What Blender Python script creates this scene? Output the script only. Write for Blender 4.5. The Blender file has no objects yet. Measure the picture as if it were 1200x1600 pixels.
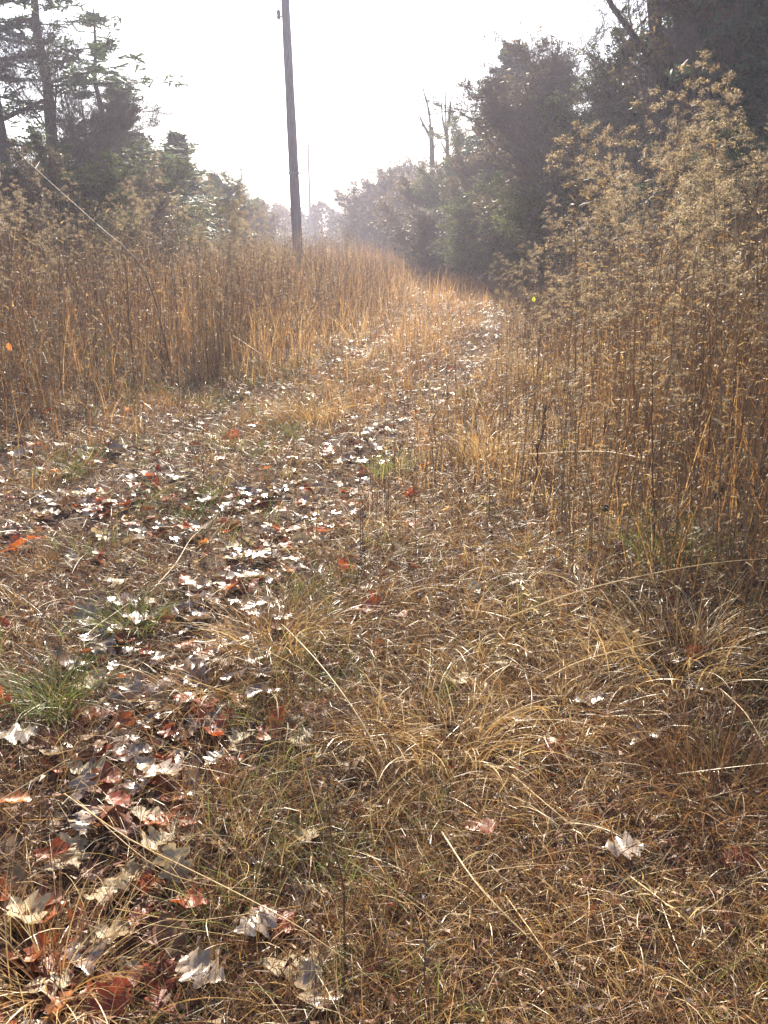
import bpy, math, random
import numpy as np
PI = math.pi
R = math.radians
sc = bpy.context.scene
COL = sc.collection

# ---------------------------------------------------------------- camera
PITCH = 17.5
FPX = 1331.0           # focal length in pixels of the 1200 x 1600 photograph
EYE = 1.5
cam_d = bpy.data.cameras.new('camera')
cam_d.sensor_fit = 'VERTICAL'
cam_d.sensor_height = 24.0
cam_d.lens = 24.0 * FPX / 1600.0
cam_d.clip_start = 0.05
cam_d.clip_end = 3000
cam = bpy.data.objects.new('camera', cam_d)
COL.objects.link(cam)
cam.location = (0, 0, EYE)
cam.rotation_euler = (R(90 - PITCH), 0, 0)
sc.camera = cam

# ---------------------------------------------------------------- light
SUN_EL, SUN_AZ = 31.0, -3.0           # azimuth from +Y, clockwise positive
w = bpy.data.worlds.new('World')
sc.world = w
w.use_nodes = True
nt = w.node_tree
nt.nodes.clear()
o_ = nt.nodes.new('ShaderNodeOutputWorld')
bg = nt.nodes.new('ShaderNodeBackground')
sky = nt.nodes.new('ShaderNodeTexSky')
sky.sky_type = 'NISHITA'
sky.sun_disc = False
sky.sun_elevation = R(SUN_EL)
sky.sun_rotation = R(SUN_AZ)
sky.air_density = 1.0
sky.dust_density = 1.5
sky.ozone_density = 3.0
bg.inputs['Strength'].default_value = 0.085
nt.links.new(sky.outputs[0], bg.inputs[0])
nt.links.new(bg.outputs[0], o_.inputs[0])
sl = bpy.data.lights.new('sun', 'SUN')
sl.energy = 5.0
sl.angle = R(0.5)
sl.color = (1.0, 0.90, 0.74)
so = bpy.data.objects.new('sun', sl)
COL.objects.link(so)
so.rotation_euler = (R(SUN_EL - 90), 0, R(180 - SUN_AZ) + PI)
# the lamp shines along its local -Z; aim it from the sun towards the camera
from mathutils import Vector
sd = Vector((math.sin(R(SUN_AZ)) * math.cos(R(SUN_EL)), math.cos(R(SUN_AZ)) * math.cos(R(SUN_EL)), math.sin(R(SUN_EL))))
so.rotation_euler = sd.to_track_quat('Z', 'Y').to_euler()
sc.view_settings.view_transform = 'Standard'
sc.view_settings.look = 'None'
sc.view_settings.gamma = 1.0
sc.view_settings.exposure = 1.65
cy = sc.cycles
cy.max_bounces = 6
cy.diffuse_bounces = 3
cy.glossy_bounces = 2
cy.transmission_bounces = 4
cy.volume_bounces = 1
cy.transparent_max_bounces = 4
cy.use_denoising = True

# ---------------------------------------------------------------- helpers
rng = np.random.default_rng(11)

def smooth(a, b, x):
    t = np.clip((x - a) / (b - a), 0, 1)
    return t * t * (3 - 2 * t)

_lat = np.random.default_rng(5).random((64, 64))
def vnoise(x, y, s):
    x = np.asarray(x) / s + 100.3; y = np.asarray(y) / s + 57.7
    xi = np.floor(x).astype(int); yi = np.floor(y).astype(int)
    fx = x - xi; fy = y - yi
    fx = fx * fx * (3 - 2 * fx); fy = fy * fy * (3 - 2 * fy)
    a = _lat[xi % 64, yi % 64]; b = _lat[(xi + 1) % 64, yi % 64]
    c = _lat[xi % 64, (yi + 1) % 64]; d = _lat[(xi + 1) % 64, (yi + 1) % 64]
    return (a * (1 - fx) + b * fx) * (1 - fy) + (c * (1 - fx) + d * fx) * fy

TY = [-6, 0, 2.2, 3.75, 5, 6.4, 9.5, 13, 19, 36, 60, 300]
TX = [-0.95, -0.85, -0.72, -0.6, -0.38, -0.1, 0.72, 1.5, 2.5, 4.5, 6.0, 12.0]
def track_r(y): return np.interp(y, TY, TX)           # right wheel rut
def track_l(y): return track_r(y) - np.interp(y, [0, 10, 20, 40], [1.75, 1.65, 1.9, 2.1])

def ground(x, y):
    x = np.asarray(x, float); y = np.asarray(y, float)
    r = track_r(y); l = track_l(y)
    ur = x - r; ul = l - x
    h = 0.72 * smooth(1.0, 4.2, ur) + (0.70 - 0.35 * smooth(9, 20, y)) * smooth(0.8, 5.0, ul)
    h = h * smooth(1.5, 5.0, y)
    h += -0.05 * np.exp(-(ur / 0.3) ** 2) - 0.05 * np.exp(-(ul / 0.3) ** 2)
    near = np.exp(-(y / 60) ** 2)
    h += near * (0.09 * (vnoise(x, y, 1.1) - 0.5) + 0.035 * (vnoise(x, y, 0.35) - 0.5) + 0.012 * (vnoise(x, y, 0.11) - 0.5))
    h += 1.2 * (vnoise(x, y, 45.0) - 0.5) * smooth(60, 160, np.hypot(x, y))
    return h

def mesh(name, parts, mats):
    """parts: list of (V (n,3), F (m,3|4), material index, tint per vertex or scalar, smooth)."""
    nv = 0; V = []; T = []; LT = []; LI = []; MI = []; SM = []
    for p in parts:
        v, f, mi, t = p[:4]
        sm = p[4] if len(p) > 4 else False
        v = np.asarray(v, np.float32).reshape(-1, 3); f = np.asarray(f, np.int32)
        if len(v) == 0 or len(f) == 0: continue
        V.append(v)
        T.append(np.broadcast_to(np.asarray(t, np.float32), (len(v),)))
        LT.append(np.full(len(f), f.shape[1], np.int32)); LI.append((f + nv).ravel())
        MI.append(np.full(len(f), mi, np.int32)); SM.append(np.full(len(f), sm, bool))
        nv += len(v)
    V = np.concatenate(V); T = np.concatenate(T); LT = np.concatenate(LT); LI = np.concatenate(LI)
    MI = np.concatenate(MI); SM = np.concatenate(SM)
    me = bpy.data.meshes.new(name)
    me.vertices.add(len(V)); me.vertices.foreach_set('co', V.ravel())
    me.loops.add(len(LI)); me.loops.foreach_set('vertex_index', LI)
    me.polygons.add(len(LT))
    ls = np.zeros(len(LT), np.int32); ls[1:] = np.cumsum(LT)[:-1]
    me.polygons.foreach_set('loop_start', ls)
    me.polygons.foreach_set('loop_total', LT)
    me.polygons.foreach_set('material_index', MI)
    me.polygons.foreach_set('use_smooth', SM)
    at = me.attributes.new('tint', 'FLOAT', 'POINT'); at.data.foreach_set('value', T)
    for m in mats: me.materials.append(m)
    me.update(calc_edges=True)
    return me

def obj(name, me, parent=None, loc=None):
    o = bpy.data.objects.new(name, me); COL.objects.link(o)
    if parent: o.parent = parent
    if loc is not None: o.location = loc
    return o

def tag(o, label, cat, group=None, kind=None):
    o['label'] = label
    if cat: o['category'] = cat
    if group: o['group'] = group
    if kind: o['kind'] = kind
    return o

def thing(name, label, cat, loc, rz=0, group=None, scale=1):
    o = bpy.data.objects.new(name, None); COL.objects.link(o)
    o.location = loc; o.rotation_euler = (0, 0, rz); o.empty_display_size = 0.1
    o.scale = (scale,) * 3
    return tag(o, label, cat, group)

def dup(root, loc, rz=0, label=None, group=None, scale=None, tilt=(0, 0)):
    r = root.copy(); COL.objects.link(r)
    r.location = loc; r.rotation_euler = (tilt[0], tilt[1], rz)
    if scale: r.scale = (scale,) * 3
    if label: r['label'] = label
    if group: r['group'] = group
    for ch in list(root.children):
        c = ch.copy(); COL.objects.link(c); c.parent = r
    return r

def at(px, py, d=None):
    """ground point seen at a photo pixel, or the point at forward distance d under it"""
    p = R(PITCH)
    if d is None:
        g = 0.0
        for _ in range(6):
            a = p + math.atan((py - 800) / FPX)
            y = (EYE - g) / math.tan(max(a, 0.004))
            dep = y * math.cos(p) + (EYE - g) * math.sin(p)
            x = (px - 600) * dep / FPX
            g = float(ground(x, y))
        return x, y, g
    dep = d * math.cos(p)
    x = (px - 600) * dep / FPX
    return x, d, float(ground(x, d))

def elev(py): return math.atan((800 - py) / FPX) - R(PITCH)
def top_h(py, d): return EYE + d * math.tan(elev(py))

# ---- geometry generators
def blades(P, az, L, W, th0, bend, k, tint, roll=None, twist=None, clamp=True, taper=2.0, zoff=0.004):
    n = len(P)
    s = np.linspace(0, 1, k + 1)
    th = th0[:, None] + bend[:, None] * s[None, :]
    a = az[:, None] + (0 if twist is None else twist[:, None] * s[None, :])
    d = np.stack([np.sin(th) * np.cos(a), np.sin(th) * np.sin(a), np.cos(th)], -1)
    step = (L / k)[:, None, None]
    path = np.concatenate([np.zeros((n, 1, 3)), np.cumsum((d[:, :-1] + d[:, 1:]) * 0.5 * step, 1)], 1) + P[:, None, :]
    if clamp:
        g = ground(path[..., 0], path[..., 1]) + zoff
        path[..., 2] = np.maximum(path[..., 2], g)
    if roll is None: roll = rng.normal(0, 0.7, n)
    side = np.cos(roll)[:, None, None] * np.stack([-np.sin(a), np.cos(a), np.zeros_like(a)], -1) \
        + np.sin(roll)[:, None, None] * np.stack([np.cos(th) * np.cos(a), np.cos(th) * np.sin(a), -np.sin(th)], -1)
    wp = (1 - s ** taper * 0.92)[None, :, None] * (W * 0.5)[:, None, None]
    V = np.stack([path - side * wp, path + side * wp], 2).reshape(-1, 3)
    b = (np.arange(n) * (k + 1) * 2)[:, None] + (np.arange(k) * 2)[None, :]
    F = np.stack([b, b + 1, b + 3, b + 2], -1).reshape(-1, 4)
    T = np.repeat(tint, (k + 1) * 2)
    return V, F, T

def tubes(P0, P1, r0, r1, n=3):
    P0 = np.asarray(P0, float).reshape(-1, 3); P1 = np.asarray(P1, float).reshape(-1, 3)
    r0 = np.asarray(r0, float); r1 = np.asarray(r1, float)
    d = P1 - P0
    d /= np.linalg.norm(d, axis=1, keepdims=True) + 1e-9
    up = np.where(np.abs(d[:, 2:3]) > 0.9, np.array([[1.0, 0, 0]]), np.array([[0, 0, 1.0]]))
    u = np.cross(d, up); u /= np.linalg.norm(u, axis=1, keepdims=True) + 1e-9
    v = np.cross(d, u)
    ang = np.arange(n) * 2 * PI / n
    ring = u[:, None, :] * np.cos(ang)[None, :, None] + v[:, None, :] * np.sin(ang)[None, :, None]
    A = P0[:, None, :] + ring * r0[:, None, None]
    B = P1[:, None, :] + ring * r1[:, None, None]
    V = np.concatenate([A, B], 1).reshape(-1, 3)
    base = (np.arange(len(P0)) * 2 * n)[:, None]
    i = np.arange(n)[None, :]; j = (np.arange(n)[None, :] + 1) % n
    F = np.stack([base + i, base + j, base + n + j, base + n + i], -1).reshape(-1, 4)
    return V, F

def flakes(C, size, g, stretch=1.0, flat=0.0, axis=None):
    """small randomly turned triangles round the points C"""
    n = len(C)
    a = g.normal(0, 1, (n, 3))
    if axis is not None: a = a * (1 - 0.75) + axis * 1.6
    a[:, 2] *= (1 - flat)
    a /= np.linalg.norm(a, axis=1, keepdims=True) + 1e-9
    b = g.normal(0, 1, (n, 3)); b[:, 2] *= (1 - flat)
    b -= a * (a * b).sum(1, keepdims=True); b /= np.linalg.norm(b, axis=1, keepdims=True) + 1e-9
    s = np.broadcast_to(size, (n,))[:, None]
    V = np.stack([C - a * s * stretch * 0.5 - b * s * 0.25, C - a * s * stretch * 0.5 + b * s * 0.25, C + a * s * stretch * 0.6], 1).reshape(-1, 3)
    F = np.arange(3 * n).reshape(-1, 3)
    return V, F

# ---------------------------------------------------------------- materials
def plant_mat(name, stops, rough=0.6, trans=0.35, spec=0.4, under=None, tboost=1.15, nscale=60, namt=0.35):
    m = bpy.data.materials.new(name); m.use_nodes = True
    t = m.node_tree; N = t.nodes; Lk = t.links
    N.clear()
    out = N.new('ShaderNodeOutputMaterial')
    att = N.new('ShaderNodeAttribute'); att.attribute_name = 'tint'
    oi = N.new('ShaderNodeObjectInfo')
    tc = N.new('ShaderNodeTexCoord')
    no = N.new('ShaderNodeTexNoise'); no.inputs['Scale'].default_value = nscale; no.inputs['Detail'].default_value = 3
    Lk.new(tc.outputs['Object'], no.inputs['Vector'])
    m1 = N.new('ShaderNodeMath'); m1.operation = 'MULTIPLY_ADD'
    Lk.new(oi.outputs['Random'], m1.inputs[0]); m1.inputs[1].default_value = 0.25
    Lk.new(att.outputs['Fac'], m1.inputs[2])
    m2 = N.new('ShaderNodeMath'); m2.operation = 'MULTIPLY_ADD'
    Lk.new(no.outputs['Fac'], m2.inputs[0]); m2.inputs[1].default_value = namt
    Lk.new(m1.outputs[0], m2.inputs[2])
    m3 = N.new('ShaderNodeMath'); m3.operation = 'SUBTRACT'; Lk.new(m2.outputs[0], m3.inputs[0]); m3.inputs[1].default_value = 0.125 + namt * 0.5
    cr = N.new('ShaderNodeValToRGB')
    e = cr.color_ramp.elements
    while len(e) > 1: e.remove(e[-1])
    e[0].position = stops[0][0]; e[0].color = (*stops[0][1], 1)
    for p, c in stops[1:]:
        x = e.new(p); x.color = (*c, 1)
    Lk.new(m3.outputs[0], cr.inputs[0])
    col = cr.outputs[0]
    if under:
        ge = N.new('ShaderNodeNewGeometry')
        mx = N.new('ShaderNodeMix'); mx.data_type = 'RGBA'
        Lk.new(ge.outputs['Backfacing'], mx.inputs[0]); Lk.new(col, mx.inputs[6]); mx.inputs[7].default_value = (*under, 1)
        col = mx.outputs[2]
    pb = N.new('ShaderNodeBsdfPrincipled')
    Lk.new(col, pb.inputs['Base Color'])
    pb.inputs['Roughness'].default_value = rough
    pb.inputs['Specular IOR Level'].default_value = spec
    tr = N.new('ShaderNodeBsdfTranslucent')
    gm = N.new('ShaderNodeMix'); gm.data_type = 'RGBA'; gm.blend_type = 'MULTIPLY'; gm.inputs[0].default_value = 1
    Lk.new(col, gm.inputs[6]); gm.inputs[7].default_value = (tboost, tboost * 0.97, tboost * 0.85, 1)
    Lk.new(gm.outputs[2], tr.inputs['Color'])
    ms = N.new('ShaderNodeMixShader'); ms.inputs[0].default_value = trans
    Lk.new(pb.outputs[0], ms.inputs[1]); Lk.new(tr.outputs[0], ms.inputs[2])
    Lk.new(ms.outputs[0], out.inputs['Surface'])
    return m

M = {}
M['straw'] = plant_mat('dry straw grass', [(0, (0.05, 0.02, 0.012)), (0.3, (0.19, 0.092, 0.036)), (0.55, (0.38, 0.22, 0.08)), (0.8, (0.58, 0.40, 0.165)), (1, (0.74, 0.60, 0.34))], 0.42, 0.33, 0.6)
M['russet'] = plant_mat('russet broomsedge', [(0, (0.08, 0.04, 0.022)), (0.35, (0.25, 0.12, 0.045)), (0.7, (0.47, 0.245, 0.085)), (1, (0.64, 0.42, 0.18))], 0.5, 0.38)
M['crumb'] = plant_mat('leaf crumbs', [(0, (0.05, 0.015, 0.016)), (0.4, (0.19, 0.055, 0.03)), (0.7, (0.28, 0.155, 0.08)), (1, (0.40, 0.28, 0.17))], 0.55, 0.25, 0.35)
M['green'] = plant_mat('green grass', [(0, (0.04, 0.05, 0.02)), (0.5, (0.13, 0.155, 0.045)), (1, (0.30, 0.32, 0.09))], 0.45, 0.4)
M['stem'] = plant_mat('dead weed stem', [(0, (0.06, 0.035, 0.025)), (0.45, (0.19, 0.115, 0.06)), (1, (0.50, 0.34, 0.17))], 0.6, 0.05)
M['fluff'] = plant_mat('goldenrod seed fluff', [(0, (0.12, 0.08, 0.05)), (0.5, (0.29, 0.215, 0.125)), (1, (0.58, 0.47, 0.31))], 0.8, 0.45)
M['weedleaf'] = plant_mat('withered weed leaf', [(0, (0.08, 0.045, 0.03)), (0.45, (0.23, 0.14, 0.065)), (1, (0.48, 0.34, 0.16))], 0.6, 0.4)
M['oakleaf'] = plant_mat('fallen oak leaf', [(0, (0.12, 0.03, 0.012)), (0.25, (0.20, 0.07, 0.03)), (0.45, (0.18, 0.105, 0.05)), (0.7, (0.31, 0.22, 0.115)), (1, (0.50, 0.40, 0.25))], 0.55, 0.25, 0.35, nscale=7, namt=0.9)
M['glossleaf'] = plant_mat('waxy brown leaf', [(0, (0.10, 0.05, 0.03)), (.5, (0.20, 0.12, 0.07)), (1, (0.36, 0.27, 0.18))], 0.27, 0.2, 1.0, nscale=7, namt=0.9)  # brown base with strong gloss; any white on it is sun glare
M['redleaf'] = plant_mat('red oak leaf', [(0, (0.10, 0.02, 0.012)), (0.5, (0.30, 0.055, 0.02)), (1, (0.50, 0.19, 0.05))], 0.45, 0.4, 0.5, nscale=18, namt=.9)
M['yellowleaf'] = plant_mat('yellow leaf', [(0, (0.5, 0.5, 0.03)), (1, (0.75, 0.7, 0.05))], 0.5, 0.6, 0.3)
M['needles'] = plant_mat('pine needles', [(0, (0.03, 0.05, 0.03)), (0.5, (0.06, 0.10, 0.05)), (1, (0.11, 0.16, 0.07))], 0.5, 0.4, nscale=0.8, namt=0.5)
M['cedar'] = plant_mat('cedar foliage', [(0, (0.025, 0.04, 0.025)), (0.5, (0.06, 0.09, 0.04)), (1, (0.13, 0.15, 0.06))], 0.5, 0.3, nscale=1.2, namt=0.5)
M['deadleaf'] = plant_mat('brown leaves on the tree', [(0, (0.05, 0.045, 0.025)), (0.45, (0.12, 0.10, 0.05)), (0.8, (0.19, 0.13, 0.06)), (1, (0.30, 0.20, 0.10))], 0.5, 0.4, nscale=0.8, namt=0.5)
M['olive'] = plant_mat('olive leaves', [(0, (0.045, 0.055, 0.025)), (0.5, (0.11, 0.14, 0.05)), (1, (0.24, 0.27, 0.10))], 0.65, 0.4, 0.15, nscale=0.8, namt=0.5)
M['black'] = plant_mat('black seed cone', [(0, (0.02, 0.015, 0.012)), (1, (0.05, 0.04, 0.03))], 0.8, 0.0)

def bark_mat(name, c1, c2, sc_=6.0, stretch=6.0):
    m = bpy.data.materials.new(name); m.use_nodes = True
    t = m.node_tree; N = t.nodes; Lk = t.links
    pb = N['Principled BSDF']; pb.inputs['Roughness'].default_value = 0.85
    tc = N.new('ShaderNodeTexCoord'); mp = N.new('ShaderNodeMapping'); mp.inputs['Scale'].default_value = (stretch, stretch, 1)
    no = N.new('ShaderNodeTexNoise'); no.inputs['Scale'].default_value = sc_; no.inputs['Detail'].default_value = 6
    cr = N.new('ShaderNodeValToRGB'); cr.color_ramp.elements[0].color = (*c1, 1); cr.color_ramp.elements[1].color = (*c2, 1)
    cr.color_ramp.elements[0].position = 0.3; cr.color_ramp.elements[1].position = 0.7
    Lk.new(tc.outputs['Object'], mp.inputs[0]); Lk.new(mp.outputs[0], no.inputs['Vector'])
    Lk.new(no.outputs['Fac'], cr.inputs[0]); Lk.new(cr.outputs[0], pb.inputs['Base Color'])
    bp = N.new('ShaderNodeBump'); bp.inputs['Strength'].default_value = 0.6; bp.inputs['Distance'].default_value = 0.02
    Lk.new(no.outputs['Fac'], bp.inputs['Height']); Lk.new(bp.outputs[0], pb.inputs['Normal'])
    return m
M['bark'] = bark_mat('grey brown bark', (0.05, 0.04, 0.035), (0.15, 0.12, 0.10))
M['twig'] = bark_mat('grey twigs', (0.09, 0.07, 0.06), (0.19, 0.15, 0.13), 2)
M['pole'] = bark_mat('weathered pole wood', (0.17, 0.14, 0.14), (0.36, 0.31, 0.31), 3, 14)
M['steel'] = bark_mat('galvanised steel', (0.25, 0.25, 0.26), (0.35, 0.35, 0.36), 20, 1)

def soil_mat():
    m = bpy.data.materials.new('soil and thatch'); m.use_nodes = True
    t = m.node_tree; N = t.nodes; Lk = t.links
    pb = N['Principled BSDF']; pb.inputs['Roughness'].default_value = 0.95; pb.inputs['Specular IOR Level'].default_value = 0.15
    tc = N.new('ShaderNodeTexCoord')
    n1 = N.new('ShaderNodeTexNoise'); n1.inputs['Scale'].default_value = 38; n1.inputs['Detail'].default_value = 8; n1.inputs['Roughness'].default_value = 0.75
    n2 = N.new('ShaderNodeTexNoise'); n2.inputs['Scale'].default_value = 1.3; n2.inputs['Detail'].default_value = 4
    for n in (n1, n2): Lk.new(tc.outputs['Object'], n.inputs['Vector'])
    cr = N.new('ShaderNodeValToRGB')
    e = cr.color_ramp.elements
    e[0].position = 0.35; e[0].color = (0.035, 0.019, 0.020, 1); e[1].position = 0.68; e[1].color = (0.26, 0.18, 0.10, 1)  # darkest stop purple-brown: shadow tone of the gaps put into the soil
    x = e.new(0.5); x.color = (0.11, 0.07, 0.045, 1)
    ad = N.new('ShaderNodeMath'); ad.operation = 'MULTIPLY_ADD'; Lk.new(n2.outputs['Fac'], ad.inputs[0]); ad.inputs[1].default_value = 0.25
    sb = N.new('ShaderNodeMath'); sb.operation = 'SUBTRACT'; Lk.new(n1.outputs['Fac'], sb.inputs[0]); sb.inputs[1].default_value = 0.125
    Lk.new(sb.outputs[0], ad.inputs[2]); Lk.new(ad.outputs[0], cr.inputs[0]); Lk.new(cr.outputs[0], pb.inputs['Base Color'])
    bp = N.new('ShaderNodeBump'); bp.inputs['Strength'].default_value = 1.0; bp.inputs['Distance'].default_value = 0.03
    Lk.new(n1.outputs['Fac'], bp.inputs['Height']); Lk.new(bp.outputs[0], pb.inputs['Normal'])
    return m
M['soil'] = soil_mat()

# ---------------------------------------------------------------- ground
def build_ground():
    tx = np.linspace(-1, 1, 321); gx = 1.5 + 10 * tx + 590 * np.sign(tx) * np.abs(tx) ** 5
    ty = np.linspace(0, 1, 381); gy = -4 + 26 * ty + 590 * ty ** 5
    gy = np.concatenate([[-600, -200, -60, -20, -9], gy])
    X, Y = np.meshgrid(gx, gy)
    V = np.stack([X, Y, ground(X, Y)], -1).reshape(-1, 3)
    nx, ny = len(gx), len(gy)
    i = (np.arange(ny - 1)[:, None] * nx + np.arange(nx - 1)[None, :]).ravel()
    F = np.stack([i, i + 1, i + nx + 1, i + nx], -1)
    o = obj('ground', mesh('ground', [(V, F, 0, 0.5, True)], [M['soil']]))
    tag(o, 'brown soil and thatch of the overgrown clearing', None, kind='structure')
build_ground()

# ---------------------------------------------------------------- where things grow
def fan(n, r0, r1, power, half=36.0, x0=0.0):
    """random points in a fan before the camera; density falls as r**-power"""
    e = 2 - power
    u = rng.random(n)
    r = (r0 ** e + u * (r1 ** e - r0 ** e)) ** (1 / e) if abs(e) > 1e-6 else r0 * (r1 / r0) ** u
    v = rng.random(n) * 2 - 1
    # a sixth of the points spread out to the sides beyond the view
    a = np.where(np.abs(v) < 0.83, R(half) * v / 0.83, np.sign(v) * (R(half) + (np.abs(v) - 0.83) / 0.17 * R(80 - half)))
    return r * np.sin(a) + x0, r * np.cos(a)

def bank_right(x, y):      # metres inside the tall weeds on the right (negative: outside)
    e = np.interp(y, [2, 4, 6, 10, 14, 19, 60], [1.9, 1.55, 1.2, 0.75, 0.6, 0.45, 0.4])
    return x - track_r(y) - e - 0.5 * (vnoise(x, y, 0.8) - 0.5)
def bank_left(x, y):
    e = np.interp(y, [4, 6.4, 8, 10, 14, 18, 60], [1.8, 1.2, 1.1, 0.55, 0.25, 0.1, 0.1])
    return track_l(y) - x - e - 0.6 * (vnoise(x, y, 0.8) - 0.5) - 1.1 * (vnoise(x, y + 4, 2.6) - 0.5) * smooth(6, 9, y)
def rut(x, y):
    sg = np.interp(y, [3, 8, 20], [0.30, 0.20, 0.17])
    r = np.exp(-((x - track_r(y)) / sg) ** 2) * (y < 21)
    l = np.exp(-((x - track_l(y)) / sg) ** 2) * (y < 19)
    return np.maximum(r, l)
def leafy(x, y):           # 0..1 how leafy the ground is
    a = rut(x, y) * (0.25 + 0.75 * (vnoise(x + 5, y, 0.55) > 0.40))
    near = smooth(0.45, -0.2, x - track_r(y) - 0.35 * smooth(2.6, 1.6, y)) * smooth(8.6, 6.0, y) * smooth(-2.4, -1.2, x - track_l(y) + 0.5)
    return np.clip(np.maximum(a, near * (0.10 + 0.90 * (vnoise(x, y, 0.45) > 0.50))), 0, 1)

def P3(x, y, dz=0.0): return np.stack([x, y, ground(x, y) + dz], -1)

# ---------------------------------------------------------------- matted straw grass
def build_matted():
    parts = []
    # thatch: short flat litter of blades
    x, y = fan(195000, 0.9, 26, 1.35, 34)
    lf = leafy(x, y); keep = rng.random(len(x)) > lf * 0.45
    x, y = x[keep], y[keep]; n = len(x); d = np.hypot(x, y)
    L = rng.uniform(0.04, 0.17, n) * (1 + d * 0.04); W = rng.uniform(0.0009, 0.0028, n) * (1 + d * 0.14)
    parts.append((*blades(P3(x, y, 0.008), rng.uniform(0, 2 * PI, n), L, W, rng.uniform(1.0, 1.5, n), rng.normal(0, 0.5, n), 3,
                          np.clip(rng.normal(0.28, 0.30, n), 0, 1), twist=rng.normal(0, 1.2, n)),))
    # tufts whose blades arch over and lie down
    cx, cy = fan(9700, 0.9, 26, 1.45, 35)
    lf = leafy(cx, cy); rt = rut(cx, cy); keep = rng.random(len(cx)) > np.maximum(lf * 0.85, rt * 0.85)
    cx, cy = cx[keep], cy[keep]; nc = len(cx)
    m = 26
    lean = vnoise(cx, cy, 1.6) * 4 * PI
    hgt = 0.55 + 0.9 * vnoise(cx, cy, 0.9)
    tint_c = np.clip(0.25 + 0.6 * vnoise(cx + 9, cy, 0.7) + rng.normal(0, 0.08, nc), 0, 1)
    rep = lambda a: np.repeat(a, m)
    n = nc * m
    bx = rep(cx) + rng.normal(0, 0.035, n); by = rep(cy) + rng.normal(0, 0.035, n)
    d = np.hypot(bx, by)
    az = np.where(rng.random(n) < 0.5, rep(lean) + rng.normal(0, 0.7, n), rng.uniform(0, 2 * PI, n))
    L = (0.05 + 0.20 * rng.random(n) ** 1.7) * rep(hgt) * (1 + 0.04 * d); W = rng.uniform(0.0008, 0.0024, n) * (1 + d * 0.12)
    parts.append((*blades(P3(bx, by), az, L, W, np.abs(rng.normal(0.45, 0.35, n)), rng.uniform(0.4, 3.0, n), 6,
                          np.clip(rep(tint_c) + rng.normal(-0.08, 0.24, n), 0, 1), twist=rng.normal(0, 1.1, n)),))
    x, y = fan(1500, 1.0, 9, 0.9, 34); n = len(x)
    parts.append((*blades(P3(x, y, 0.02), np.where(rng.random(n) < .5, rng.normal(-.7, .5, n), rng.uniform(0, 2 * PI, n)), rng.uniform(0.15, 0.5, n), rng.uniform(0.0012, 0.0026, n),
                          rng.uniform(0.9, 1.45, n), rng.uniform(0.1, 0.7, n), 6, np.clip(rng.normal(0.75, 0.2, n), 0, 1), twist=rng.normal(0, 0.25, n), zoff=0.02),))
    # crumbs of dead leaves and weeds caught in the thatch
    x, y = fan(106000, 0.9, 24, 1.25, 36); n = len(x); d = np.hypot(x, y)
    v, f = flakes(P3(x, y, 0.0) + np.stack([0 * x, 0 * x, rng.uniform(0.004, 0.05, n)], -1), rng.uniform(0.006, 0.026, n) * (1 + d * 0.04), rng, 1.3, 0.45)
    ps = [(p[0], p[1], 0, p[2]) for p in parts] + [(v, f, 1, np.repeat(np.clip(rng.normal(0.42, 0.3, n), 0, 1), 3))]
    o = obj('matted_grass', mesh('matted_grass', ps, [M['straw'], M['crumb']]))
    tag(o, 'matted dry straw grass arching over the ground between the weed banks', 'grass', kind='stuff')
build_matted()

def build_green():
    cx, cy = fan(3000, 1.0, 14, 1.3, 36)
    keep = (rng.random(len(cx)) < 0.08 + 0.80 * smooth(0.3, -0.6, cx) * (vnoise(cx, cy, 0.9) > 0.45)) & (rut(cx, cy) < 0.6)
    cx, cy = cx[keep], cy[keep]; m = 22; n = len(cx) * m
    rep = lambda a: np.repeat(a, m)
    bx = rep(cx) + rng.normal(0, 0.05, n); by = rep(cy) + rng.normal(0, 0.05, n); d = np.hypot(bx, by)
    p = blades(P3(bx, by), rng.uniform(0, 2 * PI, n), rng.uniform(0.06, 0.22, n), rng.uniform(0.0015, 0.003, n) * (1 + d * .1),
               np.abs(rng.normal(0.3, 0.3, n)), rng.uniform(0.3, 1.6, n), 5, np.clip(rng.normal(0.5, 0.25, n), 0, 1))
    o = obj('green_grass', mesh('green_grass', [(p[0], p[1], 0, p[2])], [M['green']]))
    tag(o, 'short green grass growing low among the straw and leaves', 'grass', kind='stuff')
build_green()

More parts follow.
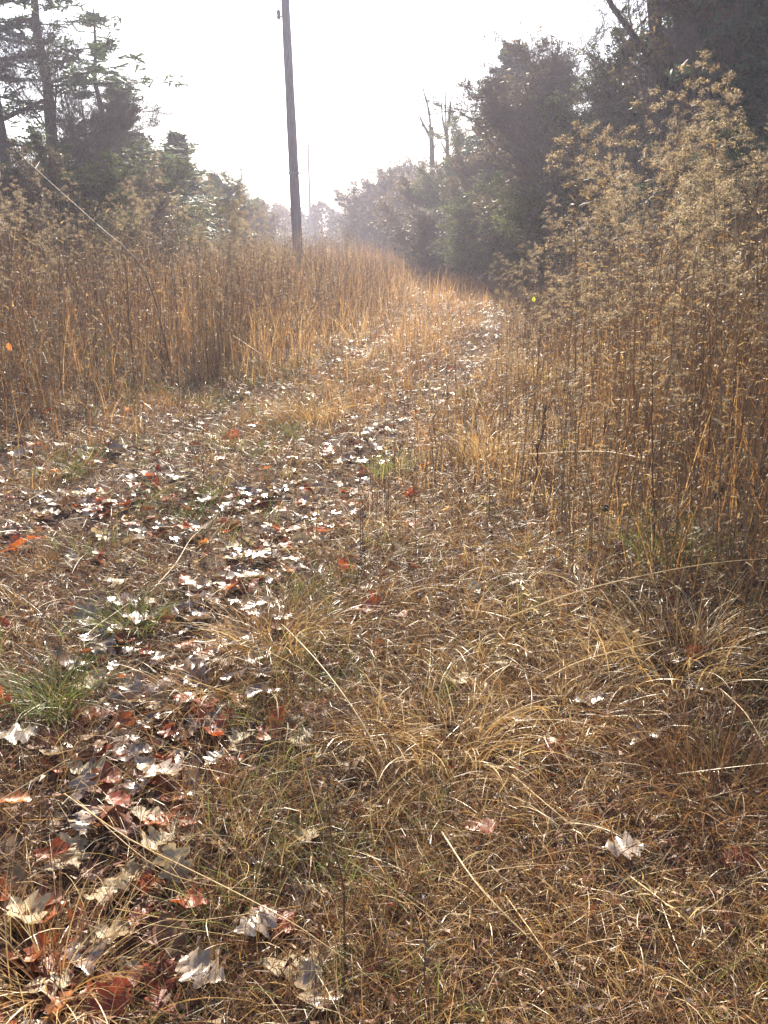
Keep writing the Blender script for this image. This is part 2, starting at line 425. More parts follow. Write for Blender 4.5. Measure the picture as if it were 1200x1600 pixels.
# ---------------------------------------------------------------- tall russet grass in both banks and closing the track
def build_tall_grass():
    x, y = fan(112000, 2.9, 60, 1.0, 36)
    br, bl = bank_right(x, y), bank_left(x, y)
    inside = np.maximum(br, bl)
    pr = smooth(-0.5, 1.2, inside) * (1 - 0.45 * smooth(0.6, 2.0, inside))
    u = x - track_r(y); strip = (u < -0.25) & (x - track_l(y) > 0.25); side = (u > 0.25); verge = (x < track_l(y) - 0.25) * smooth(-1.3, -0.1, bl) * (y > 5.5)
    mid = 0.75 * smooth(19.5, 23, y)
    middle = np.where((y > 5.0) & (inside < 0), (strip * smooth(6.0, 9, y) * 0.85 + side * smooth(2.8, 5.5, y) * 0.85 + verge * 0.75) * (0.25 + 1.1 * vnoise(x, y, 0.7)), 0) * (rut(x, y) < 0.35)
    p = np.maximum(np.maximum(pr, mid), middle)
    keep = rng.random(len(x)) < p
    x, y, inside, bl = x[keep], y[keep], inside[keep], bl[keep]
    n = len(x); d = np.hypot(x, y)
    H = 0.34 + 0.12 * smooth(-1, 0, bl) + 0.55 * smooth(-0.3, 2.2, inside) + 0.30 * smooth(22, 26, y) * (inside < 0)
    L = H * rng.uniform(0.35, 1.3, n) * np.where(bl > -1, 0.70 + 0.65 * vnoise(x, y + 8, 1.0), 1); W = rng.uniform(0.0014, 0.0036, n) * (1 + d * 0.11)
    t = np.clip(0.15 + 0.9 * vnoise(x, y, 1.3) + rng.normal(0, 0.2, n), 0, 1)
    p = blades(P3(x, y), rng.uniform(0, 2 * PI, n), L, W, np.abs(rng.normal(0.05, 0.2, n)), rng.uniform(0.05, 1.0, n) + (rng.random(n) < .15) * 1.0, 4, t, clamp=False)
    o = obj('tall_grass', mesh('tall_grass', [(p[0], p[1], 0, p[2])], [M['russet']]))
    tag(o, 'tall russet dry grass filling the banks and closing the far end of the track', 'grass', kind='stuff')
build_tall_grass()

# ---------------------------------------------------------------- goldenrod
def goldenrod(seed, lod=0):
    """stem, leaves and seed head of one dry goldenrod about 1.6 m tall, base at the origin"""
    g = np.random.default_rng(seed)
    H = g.uniform(1.35, 1.75)
    k = 7 if lod == 0 else 4
    a = g.uniform(0, 2 * PI); bow = g.uniform(0.02, 0.16)
    s = np.linspace(0, 1, k + 1)
    pts = np.stack([np.cos(a) * bow * s ** 2, np.sin(a) * bow * s ** 2, H * s], -1)
    pts[1:-1, :2] += g.normal(0, 0.008, (k - 1, 2))
    rad = 0.0042 * (1 - 0.7 * s) * (1 if lod == 0 else 1.5)
    sv, sf = tubes(pts[:-1], pts[1:], rad[:-1], rad[1:], 4 if lod == 0 else 3)
    # withered leaves hanging on the stem
    nl = 46 if lod == 0 else 14
    z = g.uniform(0.2, 0.85, nl) * H
    P = np.stack([np.interp(z, pts[:, 2], pts[:, 0]), np.interp(z, pts[:, 2], pts[:, 1]), z], -1)
    lv, lf_, _ = blades(P, g.uniform(0, 2 * PI, nl), g.uniform(0.03, 0.08, nl), g.uniform(0.004, 0.009, nl) * (1 if lod == 0 else 1.8),
                        g.uniform(0.4, 1.3, nl), g.uniform(0.5, 2.2, nl), 3 if lod == 0 else 2, np.zeros(nl), roll=g.normal(0, 1, nl), clamp=False, taper=1.5)
    # panicle: arching side branches with fluff on their upper side
    nb = 13 if lod == 0 else 7
    bp0, bp1, C = [], [], []
    for i in range(nb):
        t = i / (nb - 1)
        z = H * (0.80 + 0.20 * t)
        b0 = np.array([np.interp(z, pts[:, 2], pts[:, 0]), np.interp(z, pts[:, 2], pts[:, 1]), z])
        aa = g.uniform(0, 2 * PI); ln = (0.15 * (1 - t) + 0.07) * g.uniform(0.6, 1.3)
        q = b0; pitch = g.uniform(0.8, 1.2)
        for j in range(4):
            dirv = np.array([math.cos(aa) * math.cos(pitch), math.sin(aa) * math.cos(pitch), math.sin(pitch)])
            q2 = q + dirv * ln / 4
            if lod == 0 or j % 2 == 1: 
                bp0.append(q if lod == 0 else q - dirv * ln / 4); bp1.append(q2)
            m = 20 if lod == 0 else 7
            if j > 1:
                tt = g.random(m)[:, None]
                C.append(q + (q2 - q) * tt + np.array([0, 0, 0.006]) + g.normal(0, 0.0075, (m, 3)))
            q = q2; pitch -= g.uniform(0.35, 0.6)
    C = np.concatenate(C)
    n = len(C)
    bv, bf = tubes(np.array(bp0), np.array(bp1), np.full(len(bp0), 0.0013), np.full(len(bp0), 0.0009), 3)
    if lod == 0: C = np.concatenate([C, C + g.normal(0, 0.005, C.shape)])
    hv, hf = flakes(C, g.uniform(0.005, 0.010, len(C)) * (1 if lod == 0 else 1.8), g, 1.2, 0.3)
    return dict(stem=(sv, sf), leaves=(lv, lf_), twigs=(bv, bf), fluff=(hv, hf), H=H)

def place_goldenrod():
    x, y = fan(31000, 3.4, 48, 1.2, 36)
    br, bl = bank_right(x, y), bank_left(x, y)
    inside = np.maximum(br, bl)
    keep = rng.random(len(x)) < np.where(br > -0.3, 0.085 + 0.09 * smooth(-0.3, 1.2, br), 0.26 * smooth(-0.1, 1.2, bl)) * (inside > -0.3) * (0.1 + 1.2 * vnoise(x + 3, y, 1.4))
    x, y, inside, br, bl = x[keep], y[keep], inside[keep], br[keep], bl[keep]
    sc_ = np.where(br > -0.3, (0.88 + 0.34 * smooth(-0.3, 0.7, br)) * (1 - 0.08 * smooth(6, 3.5, y)), 0.62 + 0.62 * smooth(-0.1, 1.8, bl)) * rng.uniform(0.45, 1.15, len(x)) ** 0.8 * np.where(x < track_r(y), 1 - 0.22 * smooth(10, 17, y), 1) * (0.78 + 0.42 * vnoise(x + 31, y, 2.2))
    rz = rng.uniform(0, 2 * PI, len(x))
    tx, ty = rng.normal(0, 0.07, len(x)), rng.normal(0, 0.07, len(x))
    d = np.hypot(x, y)
    infr = np.abs(np.arctan2(x, y)) < R(25)
    score = np.where(infr, d, 1e6 + d)
    order = np.argsort(score)
    # the nearest are things of their own
    N0 = 300
    mats = [M['stem'], M['weedleaf'], M['fluff']]
    protos = []
    for v in range(6):
        q = goldenrod(100 + v)
        st = mesh('goldenrod_stem', [(*q['stem'], 0, 0.55)], [M['stem']])
        lv = mesh('goldenrod_leaves', [(*q['leaves'], 0, 0.5)], [M['weedleaf']])
        gg = np.random.default_rng(v)
        hd = mesh('goldenrod_seed_head', [(*q['fluff'], 1, np.repeat(gg.uniform(0.2, 1, len(q['fluff'][0]) // 3), 3)), (*q['twigs'], 0, 0.6)], [M['stem'], M['fluff']])
        protos.append((st, lv, hd))
    first = [None] * 6
    
    for c, i in enumerate(order[:N0]):
        right = x[i] > 1.0 or br[i] > 0
        Hh = sc_[i] * 1.55; size = 'head high' if Hh > 1.75 else 'chest high' if Hh > 1.35 else 'waist high' if Hh > 0.95 else 'knee high'
        lean = math.hypot(tx[i], ty[i]) > 0.11; depth_ = 'at the edge of' if inside[i] < 0.45 else 'inside'
        sd_ = 'right' if right else 'left'
        lab = '%s %sgoldenrod with seed head %s the %s weed bank' % (size, 'leaning ' if lean else 'upright ', depth_, sd_)
        loc = (x[i], y[i], float(ground(x[i], y[i])) - 0.01)
        v = c % 6
        if first[v] is None:
            t = thing('goldenrod', lab, 'weed', loc, rz[i], lab.replace('goldenrod with', 'goldenrods with'), sc_[i])
            t.rotation_euler = (tx[i], ty[i], rz[i])
            obj('stem', protos[v][0], t); obj('withered_leaves', protos[v][1], t); obj('seed_head', protos[v][2], t)
            first[v] = t
        else:
            dup(first[v], loc, rz[i], lab, lab.replace('goldenrod with', 'goldenrods with'), sc_[i], (tx[i], ty[i]))
    # the rest as one mass
    rest = order[N0:]
    lo = [goldenrod(300 + v, 1) for v in range(5)]
    parts = []
    for v in range(5):
        idx = rest[v::5]
        s = sc_[idx]; a = rz[idx]; n = len(idx)
        for key, mi in (('stem', 0), ('leaves', 1), ('twigs', 0), ('fluff', 2)):
            V0, F0 = lo[v][key]; V0 = np.asarray(V0)
            X = V0[None, :, 0] * np.cos(a)[:, None] - V0[None, :, 1] * np.sin(a)[:, None]
            Y = V0[None, :, 0] * np.sin(a)[:, None] + V0[None, :, 1] * np.cos(a)[:, None]
            Z = np.broadcast_to(V0[None, :, 2], X.shape)
            X = X + Z * ty[idx][:, None]; Y = Y - Z * tx[idx][:, None]
            W_ = np.stack([X * s[:, None] + x[idx][:, None], Y * s[:, None] + y[idx][:, None],
                           Z * s[:, None] + ground(x[idx], y[idx])[:, None] - 0.01], -1).reshape(-1, 3)
            F_ = (np.asarray(F0)[None] + (np.arange(n) * len(V0))[:, None, None]).reshape(-1, F0.shape[1])
            tt = np.repeat(np.clip(rng.normal(0.55, 0.22, n), 0, 1), len(V0))
            parts.append((W_, F_, mi, tt))
    o = obj('goldenrod_thicket', mesh('goldenrod_thicket', parts, mats))
    tag(o, 'mass of dry goldenrod stalks filling the weed banks behind the nearest ones', 'weeds', kind='stuff')
    print('goldenrod', len(x))
place_goldenrod()

# thin brown stems without heads, everywhere in the banks
def build_thin_stems():
    x, y = fan(62000, 3.0, 40, 1.2, 36)
    inside = np.maximum(bank_right(x, y), bank_left(x, y))
    keep = rng.random(len(x)) < smooth(-0.6, 1.6, inside) * 0.5 + 0.012 + 0.20 * (x > track_r(y) + 0.3) * smooth(3.5, 5.5, y) + 0.035 * (x < track_r(y) - 0.3) * (x > track_l(y) + 0.3) * smooth(6, 9, y)
    x, y, inside = x[keep], y[keep], inside[keep]; n = len(x); d = np.hypot(x, y)
    L = (0.45 + 1.05 * smooth(-0.4, 1.6, inside) * np.where(x < track_r(y), 1 - 0.35 * smooth(9, 17, y), 1)) * rng.uniform(0.5, 1.2, n)
    a = rng.uniform(0, 2 * PI, n)
    lean = np.abs(rng.normal(0, 0.14, n)) + (rng.random(n) < .08) * rng.uniform(.3, 1.1, n)
    P0 = P3(x, y, -0.01)
    dirv = np.stack([np.cos(a) * np.sin(lean), np.sin(a) * np.sin(lean), np.cos(lean)], -1)
    P1 = P0 + dirv * (L * 0.5)[:, None]
    P2 = P1 + (dirv + rng.normal(0, 0.16, (n, 3))) * (L * 0.5)[:, None]
    r = rng.uniform(0.0011, 0.0022, n) * (1 + d * 0.08)
    t = np.clip(rng.normal(0.45, 0.28, n), 0, 1)
    v1, f1 = tubes(P0, P1, r, r * 0.8); v2, f2 = tubes(P1, P2, r * 0.8, r * 0.4)
    # short stubs and dangling bits
    m = 7
    z = rng.uniform(0.15, 1.0, (n, m))
    C = (P0[:, None, :] + (P2 - P0)[:, None, :] * z[..., None]).reshape(-1, 3)
    nn = len(C)
    p = blades(C, rng.uniform(0, 2 * PI, nn), rng.uniform(0.02, 0.075, nn), rng.uniform(0.003, 0.009, nn) * (1 + np.repeat(d, m) * 0.07),
               rng.uniform(0.3, 1.6, nn), rng.uniform(0, 2.5, nn), 2, np.clip(np.repeat(t, m) + rng.normal(0.05, .25, nn), 0, 1), clamp=False)
    o = obj('weed_stems', mesh('weed_stems', [(v1, f1, 0, np.repeat(t, 6)), (v2, f2, 0, np.repeat(t, 6)), (p[0], p[1], 1, p[2])], [M['stem'], M['weedleaf']]))
    tag(o, 'thin brown dead weed stems standing thick in both banks', 'weeds', kind='stuff')
build_thin_stems()

# ---------------------------------------------------------------- fallen oak leaves
def leaf_shape(g, kind, curl=1.0, n=12):
    """one curled leaf lying in the xy plane, about 1 unit long"""
    t = np.linspace(0, 1, n)
    if kind == 'oak':
        env = .40 * np.sin(PI * np.clip(t, 0.001, .999) ** 1.25) ** .75 + .02
        cyc = g.uniform(3.3, 4.2); ph = g.uniform(0, 1)
        lob = lambda o: env * (.42 + .58 * np.abs(np.sin(PI * (t * cyc + ph + o))) ** 1.1 * (1 + g.normal(0, .08, n)))
        wl, wr = lob(0), lob(g.normal(0, .12))
        fw = .16 * np.maximum(wl, wr)
    else:
        wl = .27 * np.sin(PI * np.clip(t, 0.001, .999) ** .85) + .008; wr = wl * (1 + g.normal(0, .05)); fw = 0 * t
    hw = np.ones(n); jl, jr = wl, wr
    cols = []; ph0 = g.uniform(0, 6)
    for f, j in ((-1, jl), (-.5, jl), (0, jl), (.5, jr), (1, jr)):
        cols.append(np.stack([t + fw * abs(f) - .5, f * j + .03 * np.sin(t * 4 + ph0), np.zeros(n)], -1))
    V = np.stack(cols, 1)          # n x 5 x 3
    c1, c2, c3 = g.uniform(-0.3, 1.3), g.uniform(-.3, .3), g.uniform(-.6, 1.3)
    c1 *= curl; c2 *= curl; c3 *= curl
    X, Y = V[..., 0].copy(), V[..., 1].copy()
    V[..., 2] = c3 * Y ** 2 * 1.6 + c1 * X ** 2 * .6 + c2 * X * Y * 2.0 + g.normal(0, .012, X.shape) + .022 * np.sin(X * 9 + ph0) * np.abs(Y) * 6 + .03 * np.sin(X * 14 + g.uniform(0, 6)) * np.sign(Y)
    V = V.reshape(-1, 3)
    F = []
    for i in range(n - 1):
        for j in range(4):
            a = i * 5 + j
            F.append((a, a + 5, a + 6, a + 1))
    pv, pf = tubes([[-.5, 0, V[2, 2]]], [[-.68, g.normal(0, .03), V[2, 2] + .03]], [.012], [.008], 3)
    F = np.concatenate([np.array(F), pf + len(V)])
    return np.concatenate([V, pv]), F

def rot_place(V0, F0, xs, ys, zs, s, a, tilt, tdir):
    n = len(xs)
    ca, sa = np.cos(a)[:, None], np.sin(a)[:, None]
    X = V0[None, :, 0] * ca - V0[None, :, 1] * sa; Y = V0[None, :, 0] * sa + V0[None, :, 1] * ca
    Z = np.broadcast_to(V0[None, :, 2], X.shape)
    ct, st = np.cos(tdir)[:, None], np.sin(tdir)[:, None]
    u = X * ct + Y * st; v = -X * st + Y * ct
    cu, su = np.cos(tilt)[:, None], np.sin(tilt)[:, None]
    u2 = u * cu - Z * su; Z2 = u * su + Z * cu
    X = u2 * ct - v * st; Y = u2 * st + v * ct
    W_ = np.stack([X * s[:, None] + xs[:, None], Y * s[:, None] + ys[:, None], Z2 * s[:, None] + zs[:, None]], -1).reshape(-1, 3)
    F_ = (np.asarray(F0)[None] + (np.arange(n) * len(V0))[:, None, None]).reshape(-1, F0.shape[1])
    return W_, F_

LEAVES = []
def build_leaves():
    g = np.random.default_rng(77)
    shapes = [leaf_shape(g, 'oak', n=13) for _ in range(9)] + [leaf_shape(g, 'oval', n=8) for _ in range(4)]
    hi = [leaf_shape(g, 'oak', n=30) for _ in range(9)] + [leaf_shape(g, 'oval', n=14) for _ in range(4)]
    x, y = fan(20000, 1.0, 30, 1.25, 35)
    lf = leafy(x, y)
    keep = rng.random(len(x)) < np.clip(lf * np.where(y < 3.5, 0.52, 0.75) + 0.025 * (np.maximum(bank_right(x, y), bank_left(x, y)) < 0.3), 0, 1)
    x, y = x[keep], y[keep]; n = len(x)
    d = np.hypot(x, y)
    s = rng.uniform(0.06, 0.14, n)
    z = ground(x, y) + rng.uniform(0.008, 0.05, n)
    a = rng.uniform(0, 2 * PI, n); tl = rng.normal(0, 0.30, n); td = rng.uniform(0, 2 * PI, n)
    red = rng.random(n) < 0.27
    sh = rng.integers(0, 13, n)
    gloss = (rng.random(n) < np.where(vnoise(x + 11, y + 3, 0.5 + 0 * x) > 0.64, 0.8, 0.10)) & ~red
    s = np.where(gloss, s * 1.2, s)
    inf = (np.abs(np.arctan2(x, y)) < R(26)) & (d > 1.2)
    order = np.argsort(np.where(inf, d / s * 0.1, 1e6))
    N0 = 290
    tints = [0.15, 0.35, 0.5, 0.6, 0.75, 0.85, 0.95]
    cache = {}
    for i in order[:N0]:
        ti = 3 if red[i] else int(g.integers(0, 7))
        key = (sh[i], ti, bool(red[i]), bool(gloss[i]))
        if key not in cache:
            V0, F0 = hi[sh[i]]
            cache[key] = mesh('fallen_leaf', [(V0, F0, 0, tints[ti], True)], [M['redleaf'] if red[i] else M['glossleaf'] if gloss[i] else M['oakleaf']])
        o = obj('fallen_leaf', cache[key])
        o.location = (x[i], y[i], z[i]); o.scale = (s[i],) * 3
        o.rotation_euler = (tl[i] * math.cos(td[i]), tl[i] * math.sin(td[i]), a[i])
        zn = ('at the bottom edge' if y[i] < 1.75 else 'in the foreground' if y[i] < 2.7 else 'beyond the foreground')
        zx = 'left' if x[i] / y[i] < -0.16 else 'centre' if x[i] / y[i] < 0.16 else 'right'
        k_ = 'rust red' if red[i] else 'pale glinting' if gloss[i] else 'dull brown'
        sh_ = 'lobed oak' if sh[i] < 9 else 'oval'
        tag(o, '%s %s leaf in the straw %s, %s of picture' % (k_, sh_, zn, zx), 'leaf', '%s %s leaves %s, %s' % (k_, sh_, zn, zx))
    parts = []
    rest = order[N0:]
    for k in range(13):
        for rd in (0, 1, 2):
            idx = rest[(sh[rest] == k) & (red[rest] * 1 + gloss[rest] * 2 == rd)]
            if len(idx) == 0: continue
            V0, F0 = shapes[k]
            W_, F_ = rot_place(V0, F0, x[idx], y[idx], z[idx], s[idx], a[idx], tl[idx], td[idx])
            parts.append((W_, F_, rd, np.repeat(rng.choice(tints, len(idx)), len(V0)), True))
    o = obj('leaf_litter', mesh('leaf_litter', parts, [M['oakleaf'], M['redleaf'], M['glossleaf']]))
    tag(o, 'litter of fallen oak leaves along the wheel ruts and over the left foreground', 'leaves', kind='stuff')
    print('leaves', n)
    return hi
SHAPES = build_leaves()

# ---------------------------------------------------------------- trees
class Tree:
    def __init__(s, seed):
        s.g = np.random.default_rng(seed); s.r = random.Random(seed)
        s.p0, s.p1, s.r0, s.r1 = [], [], [], []       # wood
        s.t0, s.t1, s.q0, s.q1 = [], [], [], []       # twigs
        s.C = []
    def seg(s, a, b, ra, rb):
        if ra > 0.02: s.p0.append(a); s.p1.append(b); s.r0.append(ra); s.r1.append(rb)
        else: s.t0.append(a); s.t1.append(b); s.q0.append(ra); s.q1.append(rb)

def bare_tree(seed, H, r, spread=0.9, depth=4, lean=(0, 0), twmin=0.006, kids=(3, 5), first=0.3):
    T = Tree(seed); rd = T.r
    def grow(p, d, L, ra, lv):
        n = 5 if lv == 0 else 4
        q = p; dr = d
        for i in range(n):
            wob = 0.10 if lv == 0 else 0.22
            dr = Vector((dr.x + rd.gauss(0, wob), dr.y + rd.gauss(0, wob), dr.z + rd.gauss(0, wob) + 0.04)).normalized()
            q2 = q + dr * (L / n)
            f0 = 1 - 0.75 * i / n; f1 = 1 - 0.75 * (i + 1) / n
            T.seg(q, q2, max(ra * f0, twmin), max(ra * f1, twmin))
            if lv == depth - 1 and rd.random() < .7: T.C.append(tuple(q2))
            if lv < depth and (lv > 0 or (i + 1) / n > first):
                for _ in range(rd.randint(*kids) if lv == 0 else rd.randint(1, 3)):
                    az = rd.uniform(0, 2 * PI); sp = rd.uniform(0.5, 1.0) * spread
                    side = Vector((math.cos(az), math.sin(az), rd.uniform(-.1, .5)))
                    nd = (dr * math.cos(sp) + side * math.sin(sp)).normalized()
                    grow(q + (q2 - q) * rd.random(), nd, L * rd.uniform(.38, .62) * (1 - 0.25 * i / n), ra * f1 * rd.uniform(.35, .6), lv + 1)
            q = q2
    d0 = Vector((lean[0], lean[1], 1)).normalized()
    grow(Vector((0, 0, -0.2)), d0, H, r, 0)
    return T

def needle_tree(seed, H, r, width, tiers=16, per=5, droop=0.25, bare=0.25, clump=0.16, dens=9, taper=1.0, gappy=0.2):
    T = Tree(seed); rd = T.r
    n = 8; q = Vector((0, 0, -0.2)); pts = [q]
    for i in range(n):
        q2 = Vector((rd.gauss(0, .04) * H / 10, rd.gauss(0, .04) * H / 10, H * (i + 1) / n)) ; pts.append(q2)
        T.p0.append(q); T.p1.append(q2); T.r0.append(r * (1 - .9 * i / n)); T.r1.append(r * (1 - .9 * (i + 1) / n)); q = q2
    for k in range(tiers):
        f = bare + (1 - bare) * (k + rd.random() * .7) / tiers
        z = f * H
        if rd.random() < gappy: continue
        Lb = width * ((1 - f) ** taper * 0.95 + 0.07) / (1 - bare) ** taper
        for j in range(per):
            az = rd.uniform(0, 2 * PI); L = Lb * rd.uniform(.4, 1.3)
            p = Vector((pts[min(int(f * n), n)].x, pts[min(int(f * n), n)].y, z + rd.uniform(-.15, .15)))
            up = rd.uniform(-.1, .35)
            m = 5
            for i in range(m):
                up2 = up - droop * (i / m) * rd.uniform(.6, 1.4)
                d = Vector((math.cos(az), math.sin(az), up2)).normalized()
                az += rd.gauss(0, .12)
                p2 = p + d * L / m
                rr = max(.035 * (1 - i / m) * L / 2, .008)
                T.seg(p, p2, rr, rr * .8)
                if i > 0:
                    for _ in range(dens):
                        sd = Vector((-math.sin(az), math.cos(az), 0)) * rd.gauss(0, .16 * L * (1 - .5 * i / m))
                        T.C.append(tuple(p + (p2 - p) * rd.random() + sd + Vector((rd.gauss(0, .05), rd.gauss(0, .05), rd.gauss(.03, .07)))))
                p = p2
    return T

def tree_meshes(T, foliage, size, per, stretch=2.2, flat=0.3, spread=0.09, zf=.55):
    def arr(a): return np.array([tuple(v) for v in a])
    trunk = []
    if T.p0: trunk.append((*tubes(arr(T.p0), arr(T.p1), T.r0, T.r1, 7), 0, 0.5, True))
    tw = (*tubes(arr(T.t0), arr(T.t1), T.q0, T.q1, 3), 1, 0.5) if T.t0 else None
    crown = []
    if foliage and T.C:
        C = np.repeat(np.array(T.C), per, 0)
        C = C + T.g.normal(0, spread, C.shape) * np.array([1, 1, zf]) * np.clip(1.25 - C[:, 2:3] / C[:, 2].max(), .25, 1)
        v, f = flakes(C, T.g.uniform(.6, 1.3, len(C)) * size, T.g, stretch, flat)
        tn = np.repeat(np.clip(np.repeat(T.g.normal(.5, .22, len(T.C)), per) + T.g.normal(0, .12, len(C)), 0, 1), 3)
        crown.append((v, f, 0, tn))
    if tw: crown.append(tw)
    return (mesh('trunk', trunk, [M['bark']]), mesh('crown', crown, [foliage or M['twig'], M['twig']]) if crown else None)

LIB = {}
def lib(key, fn):
    if key not in LIB: LIB[key] = fn()
    return LIB[key]
def kind_mesh(kind, v):
    (tm, cm), H = kind_mesh0(kind, v)
    if (kind, v, 'H') not in LIB:
        z = np.zeros(len(cm.vertices) * 3, np.float32); cm.vertices.foreach_get('co', z)
        LIB[(kind, v, 'H')] = float(np.percentile(z[2::3], 99.3))
    return (tm, cm), LIB[(kind, v, 'H')]
def kind_mesh0(kind, v):
    if kind == 'pine': return lib((kind, v), lambda: (tree_meshes(needle_tree(10 + v, 12, .15, 3.0, 14, 4, .05, .22, dens=6, gappy=.3), M['needles'], .09, 6, 2.4, .5, .09, .3), 12))
    if kind == 'cedar': return lib((kind, v), lambda: (tree_meshes(needle_tree(30 + v, 6, .10, 1.5, 30, 7, -.25, .05, dens=7, gappy=0), M['cedar'], .085, 7, 2.0, .1, .10), 6))
    if kind == 'spruce': return lib((kind, v), lambda: (tree_meshes(needle_tree(50 + v, 10, .16, 2.7, 30, 8, .2, .04, dens=8, taper=.8, gappy=.05), M['needles'], .12, 6, 2.0, .3, .13), 10))
    if kind == 'bare': return lib((kind, v), lambda: (tree_meshes(bare_tree(70 + v, 10, .17, .85, 4), None, .1, 1), 10))
    if kind == 'leafy': return lib((kind, v), lambda: (tree_meshes(bare_tree(90 + v, 8, .13, .8, 4, first=.12), M['deadleaf'], .10, 10, 1.4, 0, .22), 8))
    if kind == 'olive': return lib((kind, v), lambda: (tree_meshes(bare_tree(110 + v, 7, .10, .8, 4, first=.05), M['olive'], .10, 12, 1.4, 0, .22), 7))
    if kind == 'shrub': return lib((kind, v), lambda: (tree_meshes(bare_tree(130 + v, 4.5, .05, 1.0, 4, twmin=.008, kids=(4, 6), first=.0), M['deadleaf'], .06, 5, 1.4, 0, .2), 4.5))
NAMES = dict(pine='pine_tree', cedar='cedar_tree', spruce='spruce_tree', bare='bare_tree', leafy='oak_tree', olive='understory_tree', shrub='bare_shrub')
CATS = dict(pine='tree', cedar='tree', spruce='tree', bare='tree', leafy='tree', olive='tree', shrub='shrub')
FIRST = {}
def tree(kind, v, px, d, topy, label, rz=None, wide=1.0, group=None, h=None):
    (tm, cm), H0 = kind_mesh(kind, v)
    x, y, g_ = at(px, 0, d)
    H = h or (top_h(topy, d) - g_)
    s = H / H0
    t = thing(NAMES[kind], label, CATS[kind], (x, y, g_), rz if rz is not None else random.Random(px * 7 + int(d)).uniform(0, 6.28), group)
    t.scale = (s * wide, s * wide, s)
    obj('trunk', tm, t)
    if cm: obj('crown', cm, t)
    return t

# left side
tree('pine', 0, 25, 19, 0, 'tall dark pine at the left edge with its top beyond the frame', h=11.5, wide=1.0)
tree('pine', 1, 97, 22, 0, 'open pine with a straight trunk and wide tiered branches second from the left edge', h=9.5, wide=1.8)
tree('bare', 0, 140, 20, 5, 'bare tree with ascending forks just right of the open pine', wide=.9)
tree('pine', 0, 178, 25, 25, 'pine with layered sprays reaching right towards the sky gap', wide=2.1, rz=2.5)
tree('bare', 3, 215, 28, 90, 'slim bare tree behind the sprays at the edge of the sky gap', wide=.9, rz=3)
tree('leafy', 0, 60, 24, 260, 'brown leaved tree behind the left edge pines', wide=1.3)
tree('spruce', 0, 205, 28, 140, 'dense dark evergreen right of the layered pine', wide=1.4)
tree('cedar', 0, 287, 31, 212, 'small pointed cedar standing alone on the left skyline', wide=1.7)
tree('cedar', 1, 252, 33, 245, 'low cedar just left of the pointed skyline cedar', wide=2.2)
tree('olive', 0, 322, 36, 262, 'rounded greyish green tree right of the pointed skyline cedar', wide=1.5)
tree('cedar', 1, 340, 42, 275, 'pointed low evergreen stepping down the left skyline', wide=2.2, rz=2)
tree('olive', 1, 362, 46, 288, 'low rounded tree stepping down towards the utility pole', wide=1.8)
tree('leafy', 1, 385, 55, 302, 'brown shrubby tree at the foot of the left skyline slope', wide=1.8)
tree('cedar', 0, 408, 66, 312, 'last small evergreen before the gap left of the utility pole', wide=2.2, rz=3)
tree('olive', 0, 130, 17, 225, 'bushy understory tree under the open pine', wide=1.5)
tree('olive', 1, 232, 22, 240, 'low bushy understory tree behind the left weed bank', wide=1.6)
tree('leafy', 1, 180, 19, 240, 'brown leaved understory tree below the layered pine', wide=1.5, rz=1)
tree('leafy', 0, 15, 14, 230, 'low brown leaved tree behind the weeds at the left edge', wide=1.3)
tree('pine', 2, 150, 23, 120, 'small ragged pine between the open pine and the layered one', wide=1.3, rz=2)
tree('olive', 0, 205, 25, 205, 'bushy tree filling below the layered pine', wide=1.4, rz=2)
tree('cedar', 1, 268, 29, 262, 'low evergreen in front of the pointed skyline cedar', wide=2.4, rz=1)
# right side
tree('shrub', 0, 560, 66, 285, 'leftmost of the rounded hazy shrubs right of the gap', wide=1.5)
tree('shrub', 1, 598, 62, 250, 'tallest rounded hazy shrub right of the gap', wide=1.3)
tree('shrub', 0, 640, 60, 252, 'rounded hazy shrub below the broken snag', wide=1.3, rz=2)
tree('leafy', 1, 590, 70, 262, 'hazy brown leaved tree within the rounded thicket', wide=1.3)
tree('leafy', 0, 628, 56, 270, 'hazy brown leaved tree below the two snags', wide=1.2)
tree('olive', 1, 690, 40, 235, 'olive tree at the foot of the forked snag', wide=1.5)
tree('leafy', 1, 660, 43, 262, 'brown leaved tree at the foot of the broken snag', wide=1.5, rz=4)
tree('shrub', 1, 700, 34, 330, 'low dark brush where the track disappears', wide=1.8, rz=2)
tree('shrub', 0, 650, 38, 345, 'low brush left of where the track disappears', wide=1.8, rz=1)
tree('olive', 0, 745, 30, 300, 'low olive bush right of where the track disappears', wide=1.7, rz=4)
tree('olive', 0, 735, 40, 160, 'light olive tree left of the stepped spruce', wide=1.2)
tree('spruce', 0, 792, 36, 78, 'stepped dark spruce whose tip stands highest right of the gap', wide=1.5)
tree('spruce', 1, 850, 33, 100, 'dark spruce with a blunt top right of the stepped spruce', wide=1.7)
tree('leafy', 1, 760, 33, 215, 'brown leaved tree in front of the stepped spruce', wide=1.1)
tree('bare', 1, 935, 21, -40, 'fine twigged bare tree left of the leaning trunk', wide=1.1, rz=1)
tree('bare', 2, 868, 25, 30, 'slim bare tree rising over the dark spruces', wide=.9, rz=2)
tree('leafy', 1, 882, 26, 88, 'brown leaved tree between the dark spruces and the leaning trunk', wide=1.5, rz=3)
tree('bare', 3, 1100, 17, -60, 'bare forked tree before the dark evergreens at the right', wide=1.1, rz=1)
tree('bare', 1, 60, 18, 10, 'bare tree with crossing limbs before the left edge pine', wide=1.0, rz=4)
tree('olive', 1, 905, 22, 70, 'twiggy olive tree whose outer branches reach over the sky', wide=1.2)
